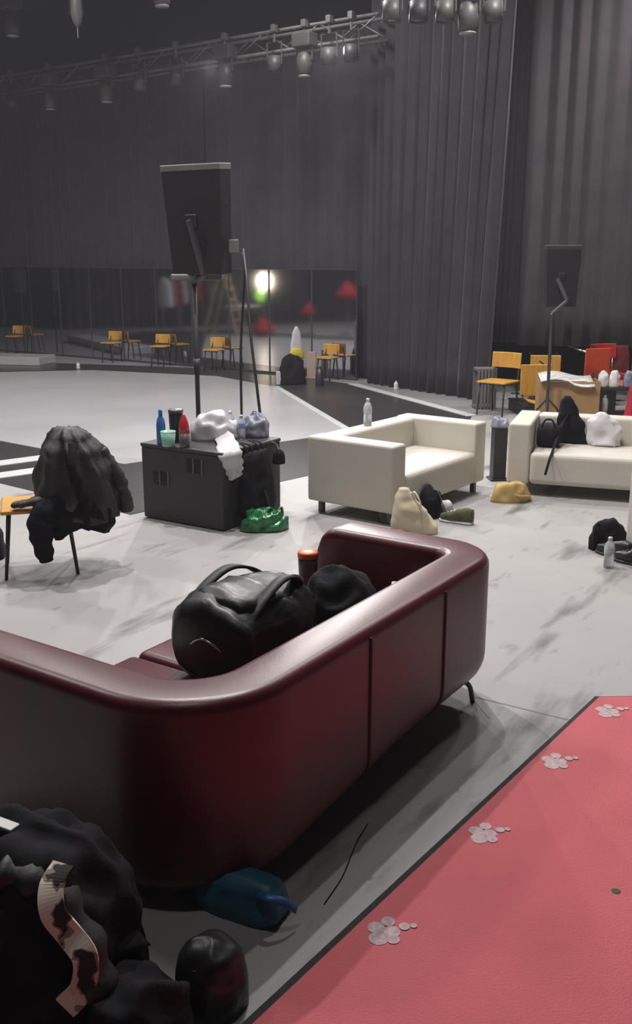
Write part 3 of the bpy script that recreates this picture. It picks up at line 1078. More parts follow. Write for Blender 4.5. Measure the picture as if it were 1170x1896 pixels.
def truss(name, p0, p1, z, label, dep=0.3, nb=26):
    p0, p1 = Vector(p0), Vector(p1)
    t = empty(name, (p0.x, p0.y, z), math.atan2(p1.y - p0.y, p1.x - p0.x), label, 'truss')
    L = (p1 - p0).length
    for (y, zz) in ((0, 0), (0, dep), (dep, 0), (dep, dep)):
        b = BM()
        tube(b, [(0, y, zz), (L, y, zz)], 0.028, 8)
        obj('chord', b, 'truss', t, smooth=True)
    for k in range(nb):
        x0, x1 = L * k / nb, L * (k + 1) / nb
        za, zb = (0, dep) if k % 2 else (dep, 0)
        for e_ in (((x0, 0, za), (x1, 0, zb)), ((x0, dep, zb), (x1, dep, za)), ((x0, 0, 0), (x0, dep, 0))):
            obj('brace', tube(BM(), e_, 0.014, 6), 'truss', t, smooth=True)
    return t


tA = MR - MD * 0.8 + MN * 0.75
tB = MR + MD * 13 + MN * 0.75
tr = truss('lighting_truss', (tB.x, tB.y, 0), (tA.x, tA.y, 0), TZ, 'dull aluminium truss running along the top of the back curtain')
for k, (o_, z_) in enumerate(((1.8, 6.3), (3.4, 6.9))):
    a_, b_ = tA + MN * o_, tB + MN * o_
    pr = empty('lighting_pipe', (b_.x, b_.y, z_), math.atan2(a_.y - b_.y, a_.x - b_.x),
               ('dark pipe hung above and before the truss', 'higher dark pipe nearest the ceiling')[k], 'pipe')
    b = BM()
    L_ = (a_ - b_).length
    tube(b, [(0, 0, 0), (L_, 0, 0)], 0.03, 8)
    obj('pipe', b, 'truss', pr, smooth=True)
    for q in range(5):
        obj('hanger_cable', tube(BM(), [(L_ * (q + 0.5) / 5, 0, 0), (L_ * (q + 0.5) / 5, 0, 8.6 - z_)], 0.008, 6), 'dark_steel', pr)


def stage_lamp(kind, m):
    t = empty('stage_lamp')
    b = BM()
    if kind == 0:      # parcan, origin at the clamp
        lathe(b, [(0.06, -0.40), (0.11, -0.40), (0.115, -0.62), (0.10, -0.62), (0.10, -0.45), (0.02, -0.43)][::1], 18)
        obj('lamp_body', b, m, t, smooth=True)
        b = BM()
        lathe(b, [(0.098, -0.60), (0.09, -0.585), (0.02, -0.58)], 18)
        obj('lens', b, 'lamp_white', t, smooth=True)
    else:              # boxy moving head
        box(b, -0.17, 0.17, -0.12, 0.12, -0.34, -0.14, 0.02)
        obj('lamp_base', b, m, t)
        b = BM()
        lathe(b, [(0.07, -0.74), (0.12, -0.70), (0.13, -0.55), (0.10, -0.42), (0.04, -0.40)], 18)
        obj('lamp_body', b, m, t, smooth=True)
        b = BM()
        lathe(b, [(0.10, -0.755), (0.1, -0.735), (0.06, -0.735)], 18)
        obj('lens', b, 'lamp_white', t, smooth=True)
    b = BM()
    tube(b, [(-0.14, 0, -0.52), (-0.14, 0, -0.2), (0.14, 0, -0.2), (0.14, 0, -0.52)], 0.014, 6)
    obj('yoke', b, m, t)
    b = BM()
    tube(b, [(0, 0, -0.2), (0, 0, 0.02)], 0.02, 6)
    tube(b, [(0, 0, 0.0), (0, 0.17, 0.0)], 0.018, 6)
    box(b, -0.04, 0.04, -0.05, 0.05, -0.06, 0.05, 0.01)
    obj('clamp', b, 'truss', t)
    return t


lp = [stage_lamp(0, 'lamp_black'), stage_lamp(0, 'lamp_grey'), stage_lamp(1, 'lamp_grey'), stage_lamp(1, 'lamp_black')]
used = [False] * 4
names = ['black round lamp', 'grey round lamp', 'grey moving head lamp', 'black moving head lamp']


def hang(k, p, label, group):
    o = lp[k] if not used[k] else copy_tree(lp[k])
    used[k] = True
    o.location = p
    o.rotation_euler = (0, 0, math.atan2(-MN.y, -MN.x) - PI / 2)
    tag(o, label, 'lamp', group)


for i, (px, k) in enumerate(((35, 0), (105, 2), (210, 2), (272, 1), (340, 0), (430, 3), (520, 1), (575, 2), (620, 1), (660, 0))):
    # along the truss front chord
    r = (px - 585) / FPX * 0.93
    a0 = tA
    # solve a0 + MD*s  with x / y = r
    s = (r * a0.y - a0.x) / (MD.x - r * MD.y)
    q = a0 + MD * s
    q += MN * 0.16
    hang(k, (q.x, q.y, TZ + 0.30), '%s on the truss, %s lamp counted from the corner drape' % (names[k], ordn[9 - i]), 'lamps on the truss')
for j, (o_, z_, pxs) in enumerate(((1.8, 6.3, ((20, 3), (140, 1), (300, 2), (390, 0), (500, 3), (560, 0), (700, 2))), (3.4, 6.9, ((75, 1), (200, 0), (450, 2), (620, 1))))):
    a0 = tA + MN * o_
    for i, (px, k) in enumerate(pxs):
        r = (px - 585) / FPX * 0.91
        s = (r * a0.y - a0.x) / (MD.x - r * MD.y)
        q = a0 + MD * s
        hang(k, (q.x, q.y, z_), '%s on the %s, %s from the corner drape' % (names[k], ('pipe above the truss', 'highest pipe')[j], ordn[len(pxs) - 1 - i]), 'lamps on the pipes')
for i, (px, k) in enumerate(((725, 1), (775, 0), (824, 1), (868, 2), (914, 1))):
    q = aty(px, 20, 12.6)
    hang(k, (q.x, q.y, q.z + 0.5), ('grey round lamp at the end of the short pipe near the truss', 'black round lamp on the short pipe', 'grey round lamp on the short pipe beside the moving head lamp', 'grey moving head lamp between two round lamps on the short pipe', 'grey round lamp on the short pipe, nearest the raised curtain')[i], 'lamps before the corner drape')
qa, qb = aty(700, 20, 12.6), aty(940, 20, 12.6)
sp_ = empty('short_pipe', (qa.x, qa.y, qa.z + 0.5), 0, 'short lamp pipe hung before the corner drape', 'pipe')
b = BM()
tube(b, [(0, 0, 0), (qb.x - qa.x, 0, 0)], 0.03, 8)
obj('pipe', b, 'truss', sp_, smooth=True)
for x in (0.2, 1.4):
    obj('hanger_cable', tube(BM(), [(x, 0, 0), (x, 0, 8.6 - qa.z - 0.5)], 0.008, 6), 'dark_steel', sp_)
# pale tube lamp hanging near the ceiling
q = aty(139, -30, 15)
tl = empty('tube_lamp', (q.x, q.y, 8.6), 0, 'pale tube lamp hanging from the ceiling', 'lamp')
z1 = aty(139, 42, 15).z - 8.6
b = BM()
lathe(b, [(0.02, z1 - 0.06), (0.06, z1), (0.085, z1 + 0.1), (0.085, z1 + 0.75), (0.02, z1 + 0.8)], 16)
obj('tube', b, 'lamp_grey', tl, smooth=True)
b = BM()
tube(b, [(0, 0, z1 + 0.78), (0, 0, 0)], 0.012, 6)
tube(b, [(0, 0, z1 - 0.2), (0, 0, z1 - 0.04)], 0.012, 6)
obj('cord', b, 'dark_steel', tl)

# ------------------------------------------------------------------ display panels on pole stands


def display(root, c, w, h, dep, yaw, tilt, trim='crate'):
    """casing centred at c (local), narrow side visible"""
    b = BM()
    box(b, -w / 2, w / 2, -dep / 2, dep / 2, -h / 2, h / 2, 0.012, 2)
    for v in b.verts:
        f = (v.co.z / h)
        v.co.x *= 1 + 0.16 * f
        v.co.y *= 1 + 0.10 * f
    R = Matrix.Translation(c) @ Matrix.Rotation(yaw, 4, 'Z') @ Matrix.Rotation(tilt, 4, 'X')
    bmesh.ops.transform(b, matrix=R, verts=b.verts[:])
    cs = obj('casing', b, 'black_plastic', root)
    b = BM()
    box(b, -w / 2 * 1.085, w / 2 * 1.085, -dep / 2 * 1.06, dep / 2 * 1.06, h / 2 - 0.05, h / 2 + 0.004, 0.006, 1)
    bmesh.ops.transform(b, matrix=R, verts=b.verts[:])
    obj('top_trim', b, trim, cs)
    b = BM()
    box(b, w / 2 * 0.99, w / 2 * 0.99 + 0.012, -0.02, 0.02, 0.12, 0.26, 0.004, 1)
    bmesh.ops.transform(b, matrix=R, verts=b.verts[:])
    obj('side_handle', b, 'dark_steel', cs)
    b = BM()
    box(b, -w * 0.13, w * 0.07, -dep / 2 - 0.02, -dep / 2, -h * 0.06, h * 0.06, 0.008, 1)
    bmesh.ops.transform(b, matrix=R, verts=b.verts[:])
    obj('mount_plate', b, 'black_plastic', root)
    return R


Yp = 8.75
base = Vector(((370 - 585) / FPX * Yp * 1.02, Yp, 0.0))
ps = empty('display_stand', base, 0, 'tall black display panel on a pole stand behind the black case', 'display stand')
ctr = aty(368, 408, Yp - 0.05) - base
R1 = display(ps, ctr, 0.56, 0.90, 0.17, math.radians(-28), math.radians(4))
topz = aty(370, 515, Yp).z
b = BM()
tube(b, [(0, 0, 0.02), (0, 0, topz)], 0.021, 12)
obj('pole', b, 'black_plastic', ps, smooth=True)
b = BM()
tube(b, [(0, 0, topz * 0.55), (0, 0, topz * 0.62)], 0.03, 12)
obj('pole_collar', b, 'black_plastic', ps, smooth=True)
b = BM()
ap = aty(345, 408, Yp - 0.2) - base
tube(b, [(0, 0, topz - 0.03), (0.10, -0.09, topz + 0.03), ap + Vector((0.02, -0.02, 0))], [0.028, 0.035, 0.022], 8)
obj('mount_arm', b, 'dark_steel', ps)
b = BM()
box(b, -0.20, 0.25, -0.05, 0.04, topz - 0.02, topz + 0.035, 0.01, 1)
obj('cross_bracket', b, 'crate', ps)
for k in range(3):
    a = 2 * PI * k / 3 + 0.4
    obj('leg', tube(BM(), [(0, 0, 0.42), (0.36 * math.cos(a), 0.36 * math.sin(a), 0.012)], 0.013, 8), 'black_plastic', ps, smooth=True)
    obj('leg_brace', tube(BM(), [(0, 0, 0.14), (0.22 * math.cos(a), 0.22 * math.sin(a), 0.165)], 0.009, 6), 'black_plastic', ps, smooth=True)
b = BM()
q0 = aty(428, 448, Yp - 0.2) - base
box(b, q0.x - 0.02, q0.x + 0.06, q0.y - 0.02, q0.y + 0.04, q0.z - 0.09, q0.z + 0.02, 0.006, 1)
obj('socket_box', b, 'crate', ps)

# cables falling from the display to the case
ca = [aty(448, 468, 8.5), aty(452, 520, 8.4), aty(446, 640, 8.3), aty(447, 760, 8.2), aty(449, 830, 8.0)]
c1 = obj('cable', tube(BM(), spline(ca, 8), 0.011, 8), 'black_plastic', smooth=True)
tag(c1, 'straight black cable hanging from the display down onto the black case', 'cable')
cb_ = [aty(450, 462, 8.52), aty(457, 520, 8.3), aty(464, 620, 8.1), aty(476, 720, 7.95), aty(484, 800, 7.85), aty(482, 870, 7.40), aty(495, 930, 7.30), at(505, 965, 0.02)]
c2 = obj('cable', tube(BM(), spline(cb_, 8), 0.012, 8), 'black_plastic', smooth=True)
tag(c2, 'slack black cable curving from the display past the case to the floor', 'cable')

# second display
Y2 = 11.6
b0 = Vector(((1015 - 585) / FPX * Y2 * 1.0, Y2, 0.0))
ps2 = empty('display_stand', b0, 0, 'slim black display panel on a bent arm stand behind the cream sofa', 'display stand')
ctr = aty(1040, 512, Y2 + 0.12) - b0
display(ps2, ctr, 0.40, 0.70, 0.05, math.radians(6), 0, 'black_case')
e0 = aty(1022, 580, Y2) - b0
e1 = aty(1050, 556, Y2 - 0.05) - b0
e2 = aty(1032, 516, Y2 + 0.02) - b0
b = BM()
tube(b, [(-0.0, 0, 0.02), e0 + Vector((0, 0, -0.02)), e0], 0.02, 10)
obj('pole', b, 'dark_steel', ps2, smooth=True)
obj('lower_arm', tube(BM(), [e0, e1], 0.022, 8), 'dark_steel', ps2)
obj('upper_arm', tube(BM(), [e1, e2], 0.026, 8), 'dark_steel', ps2)
for k in range(3):
    a = 2 * PI * k / 3 + 0.2
    b = BM()
    tube(b, [(0, 0, 0.4), (0.34 * math.cos(a), 0.34 * math.sin(a), 0.012)], 0.013, 8)
    obj('leg', b, 'black_plastic', ps2, smooth=True)

# ------------------------------------------------------------------ things on and around the cream sofas
bottle('water_bottle', local(ws1, 0.72, 0.74, 0.628), 0.23, 0.036, 'clear', 'white_film', 'clear water bottle standing on the back of the cream sofa', 'bottle', 'white_film')
pd = at(925, 893)
pe = empty('pedestal', (pd.x, pd.y + 0.12, 0), 0.1, 'slim black pedestal between the two cream sofas', 'pedestal')
obj('column', bbox(-0.062, 0.062, -0.062, 0.062, 0.02, 0.50, 0.006), 'black_plastic', pe)
obj('foot', bbox(-0.085, 0.085, -0.085, 0.085, 0, 0.02, 0.004), 'black_plastic', pe)
gc = tag(obj('grey_cloth', mound(BM(), 0.08, 0.08, 0.09, 0.02, 12, 41, 32, 12), 'grey_film', smooth=True, loc=(pd.x, pd.y + 0.12, 0.50)), 'pale grey cloth crumpled on the slim black pedestal', 'cloth')

# black bag on the seat of sofa 2, jacket over its back
bs = empty('black_bag', local(ws2, 0.31, 0.38, 0.388), A2, 'black boxy bag on the seat of the cream sofa', 'bag')
obj('bag_body', bag_body(0.2, 0.24, 0.2, 44, 0.012, 0.95, 20, 32), 'black_cloth', bs, smooth=True)
b = BM()
tube(b, spline([(-0.06, -0.08, 0.17), (-0.03, -0.08, 0.24), (0.03, -0.08, 0.24), (0.06, -0.08, 0.17)], 5), 0.008, 6)
obj('handle', b, 'black_cloth', bs, smooth=True)
kj = empty('hanging_jacket', local(ws2, 0.46, 0.57, 0.388), A2, 'black jacket thrown over the back of the cream sofa with a strap hanging down', 'jacket')
b = BM()
loft(b, [(0.0, 0.04, 0.0, 0.13, 0.03), (0.15, 0.02, 0.0, 0.11, 0.04), (0.28, 0.0, 0.005, 0.08, 0.04), (0.38, -0.02, 0.0, 0.045, 0.035), (0.42, -0.025, 0.0, 0.01, 0.01)], 22, 32, 2.2, 0.08, 6, 0.022, 8, 47)
obj('jacket_body', b, 'black_cloth', kj, smooth=True)
b = BM()
tube(b, spline([(0.0, -0.04, 0.28), (-0.05, -0.14, 0.17), (-0.08, -0.50, 0.02), (-0.09, -0.64, -0.03), (-0.12, -0.655, -0.17)], 6), 0.014, 6, 0.4)
obj('strap', b, 'black_cloth', kj, smooth=True)
tw = empty('white_towel', local(ws2, 0.78, 0.565, 0.39), A2, 'white towel slumped against the back of the cream sofa', 'towel')
b = BM()
loft(b, [(0.0, 0, -0.01, 0.13, 0.06), (0.1, 0, -0.01, 0.14, 0.05), (0.20, -0.02, 0.0, 0.11, 0.045), (0.26, -0.03, 0.01, 0.05, 0.03), (0.285, -0.035, 0.01, 0.012, 0.01)], 22, 36, 2.2, 0.07, 6, 0.026, 8, 51)
obj('towel_body', b, 'white_cloth', tw, smooth=True)
b = BM()
box(b, -0.1, 0.1, -0.075, -0.05, 0.0, 0.012, 0.003, 1)
obj('hem', b, 'white_cloth', tw)

# tote, shoes, hats on the floor
p = at(768, 985)
tt = empty('tote_bag', (p.x, p.y, 0), -0.25, 'cream canvas tote bag slumped on the floor by the cream sofa', 'bag')
b = BM()
loft(b, [(0, 0, 0, 0.165, 0.07), (0.05, 0, 0, 0.17, 0.075), (0.16, -0.04, 0.0, 0.125, 0.06), (0.26, -0.08, 0.0, 0.065, 0.04), (0.33, -0.095, 0.0, 0.028, 0.02)], 24, 36, 2.6, 0.03, 5, 0.018, 8, 61)
obj('bag_body', b, 'tote', tt, smooth=True)
b = BM()
ribbon(b, spline([(-0.05, 0.0, 0.27), (-0.01, -0.02, 0.315), (0.04, -0.05, 0.25), (0.06, -0.065, 0.16)], 6), 0.03, 0.005, (0, 1, 0))
obj('handle', b, 'tote', tt, smooth=True)
b = BM()
box(b, -0.12, -0.03, -0.085, -0.07, 0.01, 0.035, 0.004, 1)
obj('orange_patch', b, 'orange_lid', tt)


def shoe(name, loc, rz, m, sole, label, group=None, L=0.27):
    t = empty(name, loc, rz, label, 'shoe', group)
    b = BM()
    keys = [(0, 0, 0.055, 0.028, 0.055), (0.05, 0, 0.06, 0.036, 0.06), (0.12, 0, 0.05, 0.038, 0.05), (0.19, 0, 0.036, 0.044, 0.036), (0.25, 0, 0.03, 0.036, 0.028), (L, 0, 0.026, 0.012, 0.016)]
    loft(b, keys, 20, 22, 2.4, 0, 5, 0.004, 20, 3)
    for v in b.verts:
        x, y, z = v.co
        v.co = Vector((z - L / 2, x, y + 0.012))
    obj('upper', b, m, t, smooth=True)
    b = BM()
    loft(b, [(0, 0, 0, 0.03, 0.012), (0.03, 0, 0, 0.04, 0.012), (0.12, 0, 0, 0.038, 0.012), (0.2, 0, 0, 0.048, 0.012), (0.26, 0, 0, 0.036, 0.012), (L + 0.01, 0, 0, 0.012, 0.01)], 16, 20, 3)
    for v in b.verts:
        x, y, z = v.co
        v.co = Vector((z - L / 2, x, y + 0.012))
    obj('sole', b, sole, t, smooth=True)
    b = BM()
    for k in range(3):
        tube(b, [(0.01 + 0.03 * k, -0.025, 0.098 - 0.012 * k), (0.015 + 0.03 * k, 0, 0.106 - 0.012 * k), (0.01 + 0.03 * k, 0.025, 0.098 - 0.012 * k)], 0.004, 5)
    obj('laces', b, sole, t)
    return t


p = at(845, 968)
shoe('sneaker', (p.x, p.y, 0), 2.6, 'olive', 'white_cloth', 'olive green sneaker on the floor before the cream sofa')
p = at(822, 958)
shoe('sneaker', (p.x, p.y + 0.12, 0), 1.9, 'white_cloth', 'crate', 'pale grey sneaker on the floor before the cream sofa')
p = at(795, 962)
bk = empty('black_bag', (p.x, p.y + 0.10, 0), 0.3, 'black drawstring bag on the floor behind the cream tote', 'bag')
obj('bag_body', mound(BM(), 0.10, 0.10, 0.23, 0.03, 9, 66, 36, 14), 'black_cloth', bk, smooth=True)
b = BM()
tube(b, spline([(0.0, 0.0, 0.21), (0.05, -0.05, 0.22), (0.09, -0.09, 0.10), (0.12, -0.1, 0.01)], 6), 0.005, 6)
obj('drawstring', b, 'crate', bk, smooth=True)
p = at(716, 968)
gs = empty('olive_pouch', (p.x, p.y + 0.03, 0), 0, 'small olive green pouch on the floor left by the cream sofa leg', 'pouch')
obj('pouch_body', mound(BM(), 0.06, 0.06, 0.15, 0.015, 12, 68, 28, 12), 'olive', gs, smooth=True)
b = BM()
tube(b, spline([(-0.02, 0, 0.13), (0, 0, 0.19), (0.02, 0, 0.13)], 5), 0.005, 6)
obj('loop', b, 'olive', gs, smooth=True)
p = at(948, 931)
ht = empty('cloth_bag', (p.x, p.y + 0.08, 0), 0.2, 'tan yellow cloth bag lying flat on the floor between the cream sofas', 'bag')
obj('bag_body', mound(BM(), 0.17, 0.10, 0.16, 0.03, 9, 70, 40, 14), 'tan', ht, smooth=True)
b = BM()
ribbon(b, spline([(-0.08, -0.06, 0.10), (0.02, -0.11, 0.06), (0.12, -0.1, 0.05), (0.17, -0.04, 0.01)], 6), 0.03, 0.005, (0, 0, 1))
obj('strap', b, 'tan', ht, smooth=True)
# right edge: black boots and bottle
p = at(1140, 1035)
shoe('black_boot', (p.x, p.y + 0.06, 0), 2.2, 'black_leather', 'black_plastic', 'black boot on the floor touching the water bottle', 'black boots')
shoe('black_boot', (p.x + 0.08, p.y - 0.12, 0), 2.3, 'black_leather', 'black_plastic', 'black boot on the floor between the other boot and the sofa', 'black boots')
bk2 = empty('black_bag', (p.x + 0.02, p.y + 0.26, 0), 0.3, 'black bag on the floor behind the black boots', 'bag')
obj('bag_body', mound(BM(), 0.14, 0.08, 0.2, 0.03, 9, 76, 36, 14), 'black_cloth', bk2, smooth=True)
b = BM()
tube(b, spline([(-0.07, 0, 0.15), (-0.12, -0.03, 0.2), (-0.15, -0.05, 0.16), (-0.16, -0.06, 0.02)], 6), 0.008, 6)
obj('strap', b, 'black_cloth', bk2, smooth=True)
bottle('water_bottle', at(1126, 1050), 0.21, 0.034, 'clear', 'white_film', 'clear water bottle standing on the floor by the black boots', 'bottle', 'white_film')

# ------------------------------------------------------------------ heap of bags close to the viewer
hp = empty('black_jacket', (-0.82, 2.26, 0.0), 0.2, 'large black jacket heaped over bags on the floor behind the burgundy sofa', 'jacket')
b = BM()
mound(b, 0.38, 0.28, 0.52, 0.06, 6, 81, 100, 38)
hj = obj('jacket_body', b, 'black_cloth', hp, smooth=True)
b = BM()
tube(b, spline([(-0.1, 0.16, 0.42), (0.10, 0.13, 0.45), (0.24, 0.05, 0.38), (0.30, -0.1, 0.2)], 8), [0.06 + 0.014 * math.sin(i * 1.1) for i in range(25)], 16, 0.8)
obj('sleeve', b, 'black_cloth', hp, smooth=True)
b = BM()
tube(b, spline([(0.0, -0.1, 0.50), (0.12, -0.14, 0.46), (0.22, -0.22, 0.30), (0.24, -0.26, 0.14)], 8), [0.05 + 0.012 * math.sin(i * 1.4) for i in range(25)], 16, 0.7)
obj('sleeve', b, 'grey_cloth', hp, smooth=True)
b = BM()
tube(b, spline([(-0.05, 0.18, 0.43), (0.05, 0.19, 0.455), (0.16, 0.17, 0.45)], 8), [0.024 + 0.004 * math.sin(i) for i in range(17)], 12, 0.7)
obj('collar', b, 'grey_cloth', hp, smooth=True)

sb2 = empty('camo_strap_bag', (-0.46, 2.07, 0.0), 0.9, 'black bag with a cream camouflage strap beside the heaped jacket', 'bag')
b = BM()
mound(b, 0.16, 0.12, 0.24, 0.035, 8, 85, 60, 24)
obj('bag_body', b, 'black_cloth', sb2, smooth=True)
# the strap lies on the heap: drop each of its points onto the cloth below it
from mathutils.bvhtree import BVHTree
bpy.context.view_layer.update()
hv, hf = [], []
for o in [c for c in list(hp.children) + list(sb2.children)]:
    k0_ = len(hv)
    hv += [o.matrix_world @ v.co for v in o.data.vertices]
    hf += [[k0_ + i for i in p_.vertices] for p_ in o.data.polygons]
heap = BVHTree.FromPolygons(hv, hf)


def on_heap(px, py, lift=0.014):
    d_ = (at(px, py, 0.0) - Vector((0, 0, CAMH))).normalized()
    h_ = heap.ray_cast(Vector((0, 0, CAMH)), d_)
    return (h_[0] if h_[0] else at(px, py, 0.3)) - d_ * lift


inv = sb2.matrix_world.inverted()
P = spline([inv @ on_heap(*q) for q in ((118, 1600), (96, 1640), (98, 1690), (128, 1730), (158, 1775), (152, 1830), (120, 1866))], 8)
b = BM()
ribbon(b, P, 0.062, 0.010, inv.to_3x3() @ Vector((0.9, 0.25, 0.25)))
obj('camouflage_strap', b, 'camo', sb2, smooth=False)

lpch = at(385, 1905)
pc = empty('leather_pouch', (lpch.x, lpch.y + 0.10, 0.0), 0.6, 'rounded black leather pouch on the floor beside the camouflage strap bag', 'pouch')
b = BM()
mound(b, 0.095, 0.10, 0.20, 0.010, 10, 90, 48, 22, zpow=0.9)
obj('pouch_body', b, 'black_leather', pc, smooth=True)
b = BM()
tube(b, spline([(-0.07, -0.03, 0.15), (-0.02, -0.075, 0.165), (0.05, -0.06, 0.15)], 6), 0.004, 6)
obj('zip', b, 'dark_steel', pc, smooth=True)
p = at(440, 1708)
bl = empty('blue_bag', (p.x, p.y + 0.08, 0.0), -0.5, 'teal blue woven carrier bag pushed under the burgundy sofa corner', 'bag')
b = BM()
loft(b, [(0, 0, 0, 0.15, 0.07), (0.03, 0, 0, 0.155, 0.075), (0.10, 0.0, 0, 0.15, 0.06), (0.125, 0, 0, 0.12, 0.03)], 14, 32, 3, 0.02, 6, 0.012, 10, 93)
obj('bag_body', b, 'blue_bag', bl, smooth=True)
b = BM()
ribbon(b, spline([(0.1, -0.05, 0.11), (0.15, -0.06, 0.12), (0.19, -0.03, 0.10), (0.21, 0.0, 0.06)], 6), 0.025, 0.004, (0, 1, 0.3))
obj('handle', b, 'blue', bl, smooth=True)
q = on_heap(6, 1530, 0.02)
wt = tag(obj('white_card', bbox(-0.05, 0.045, -0.018, 0.018, 0, 0.012, 0.003), 'paper', loc=(q.x, q.y, q.z), rz=-0.5), 'small white card lying on the heaped black jacket', 'card')
th = tag(obj('thread', tube(BM(), spline([at(600, 1674, 0.003), at(630, 1630, 0.003), at(642, 1604, 0.004), at(660, 1560, 0.003), at(681, 1525, 0.003)], 5), 0.0018, 5), 'black_cloth'), 'thin black thread lying on the floor beside the burgundy sofa', 'thread')

# ------------------------------------------------------------------ storage under the raised curtain
ychair = make_chair('stored_chair', 'yellow', 'black_plastic', 0.80, 0.45, 0.42, 0.42)


def tipped(o, x, y, z, yaw):
    """chair lying on its back, seat turned to the room"""
    R = Matrix(((0, 1, 0), (0, 0, -1), (-1, 0, 0)))
    o.location = (x, y, z)
    o.rotation_euler = (Matrix.Rotation(yaw, 3, 'Z') @ R).to_euler()


ychair.location = (2.28, 12.72, 0)
ychair.rotation_euler = (0, 0, 0.9)
tag(ychair, 'yellow stored chair standing upright beside the grey slatted crate', 'chair', 'yellow stored chairs')
y2 = copy_tree(ychair)
tipped(y2, 2.87, 13.35, 0.655, 0.1)
tag(y2, 'yellow stored chair tipped on its back behind the cardboard box', 'chair', 'yellow stored chairs')
y3 = copy_tree(ychair)
tipped(y3, 3.27, 14.15, 0.70, -0.12)
tag(y3, 'yellow stored chair tipped on its back, farther under the raised curtain', 'chair', 'yellow stored chairs')
rchair = make_chair('red_chair', 'orange', 'chrome', 0.92, 0.46, 0.40, 0.42)
tag(rchair, 'orange chair tipped on its back under the raised curtain', 'chair', 'red stored chairs')
tipped(rchair, 3.68, 13.75, 0.83, 0.35)
for (x_, y_, z_, yw, w_, lab_) in ((2.87, 12.93, 0.165, 0.1, 0.2, 'low black crate under the nearer tipped yellow chair'), (3.22, 13.80, 0.21, -0.12, 0.16, 'low black crate under the farther tipped yellow chair'), (3.74, 13.30, 0.34, 0.35, 0.18, 'tall black crate under the tipped orange chair')):
    pc_ = empty('black_crate', (x_, y_, 0), yw, lab_, 'crate')
    obj('crate_body', bbox(-w_, w_, -0.36, 0.36, 0, z_ - 0.02, 0.008), 'black_plastic', pc_)
    obj('crate_lid', bbox(-w_ - 0.01, w_ + 0.01, -0.37, 0.37, z_ - 0.02, z_, 0.005), 'black_plastic', pc_)
r2 = make_chair('red_chair', 'red', 'chrome', 0.84, 0.45, 0.42, 0.42)
tag(r2, 'red chair stored upright beside the upturned red chair', 'chair', 'red stored chairs')
q = aty(1130, 735, 13.4)
r2.location = (q.x + 0.15, 13.55, 0)
r2.rotation_euler = (0, 0, 1.9)
r3 = copy_tree(r2)
tag(r3, 'red chair upside down with its steel legs in the air', 'chair', 'red stored chairs')
r3.location = (q.x + 0.26, 12.78, 0.845)
r3.rotation_euler = (PI, 0, 1.2)
r4 = copy_tree(rchair)
tag(r4, 'orange chair standing at the end of the row under the raised curtain', 'chair', 'red stored chairs')
q = aty(1185, 735, 13.0)
r4.location = (q.x + 0.5, 12.4, 0)
r4.rotation_euler = (0, 0, 0.7)
# low stack support for the upturned chair
# cardboard box with paper
q = aty(1045, 772, 12.0)
cbx = empty('cardboard_box', (q.x, 11.95, 0), -0.12, 'open brown cardboard box holding white paper behind the cream sofa', 'box')
for (x0, x1, y0, y1) in ((-0.36, 0.36, -0.21, -0.2), (-0.36, 0.36, 0.2, 0.21), (-0.36, -0.35, -0.2, 0.2), (0.35, 0.36, -0.2, 0.2)):
    obj('box_wall', bbox(x0, x1, y0, y1, 0, 0.57), 'cardboard', cbx)
obj('box_floor', bbox(-0.35, 0.35, -0.2, 0.2, 0, 0.02), 'cardboard', cbx)
pp = empty('paper_sheets', (q.x - 0.02, 11.90, 0.572), -0.12, 'white paper sheets lying over the open cardboard box', 'paper')
b = BM()
rings = []
for i in range(9):
    x = -0.34 + 0.64 * i / 8
    zz = 0.03 * math.sin(i * 0.7) + 0.02
    rings.append([b.verts.new((x, y, zz + dz)) for y, dz in ((-0.24, -0.05 if i > 4 else -0.02), (0.2, 0.03), (0.2, 0.04), (-0.24, -0.04 if i > 4 else -0.01))])
skin(b, rings)
obj('top_sheet', b, 'paper', pp, smooth=True)
obj('under_sheet', bbox(-0.3, 0.2, -0.16, 0.16, 0.0, 0.008), 'paper', pp, rz=0.15)
# slatted crate
q = at(905, 772)
cr = empty('slatted_crate', (q.x + 0.05, 13.4, 0), 0.1, 'grey slatted crate standing by the foot of the corner drape', 'crate')
for k in range(6):
    obj('slat', bbox(-0.13 + 0.048 * k, -0.10 + 0.048 * k, -0.13, -0.115, 0.0, 0.56), 'crate', cr)
obj('back_panel', bbox(-0.13, 0.14, 0.1, 0.115, 0.0, 0.56), 'crate', cr)
for z in (0.02, 0.53):
    obj('rail', bbox(-0.135, 0.145, -0.114, 0.1, z, z + 0.03), 'crate', cr)
# bottles and small things between chairs
for i, (px, py, col_) in enumerate(((1099, 745, 'paper'), (1118, 743, 'paper'), (1142, 748, 'grey_film'))):
    q = aty(px, py, 12.45)
    t = tag(obj('plastic_bag', mound(BM(), 0.065, 0.06, 0.2, 0.02, 12, 100 + i, 30, 12), col_, smooth=True, loc=(q.x, 12.1 - 0.02 * i, 0.46)),
            ('white bundle on the shelf trolley beside the cardboard box', 'small white bundle in the middle of the shelf trolley', 'grey crumpled bag on the end of the shelf trolley')[i], 'bundle')
q = aty(1118, 760, 12.1)
tr_ = empty('shelf_trolley', (q.x + 0.12, 12.12, 0), -0.1, 'dark shelf trolley with white bundles beside the cardboard box', 'trolley')
obj('shelf', bbox(-0.26, 0.34, -0.15, 0.15, 0.43, 0.455), 'black_plastic', tr_)
obj('shelf', bbox(-0.26, 0.34, -0.15, 0.15, 0.12, 0.145), 'black_plastic', tr_)
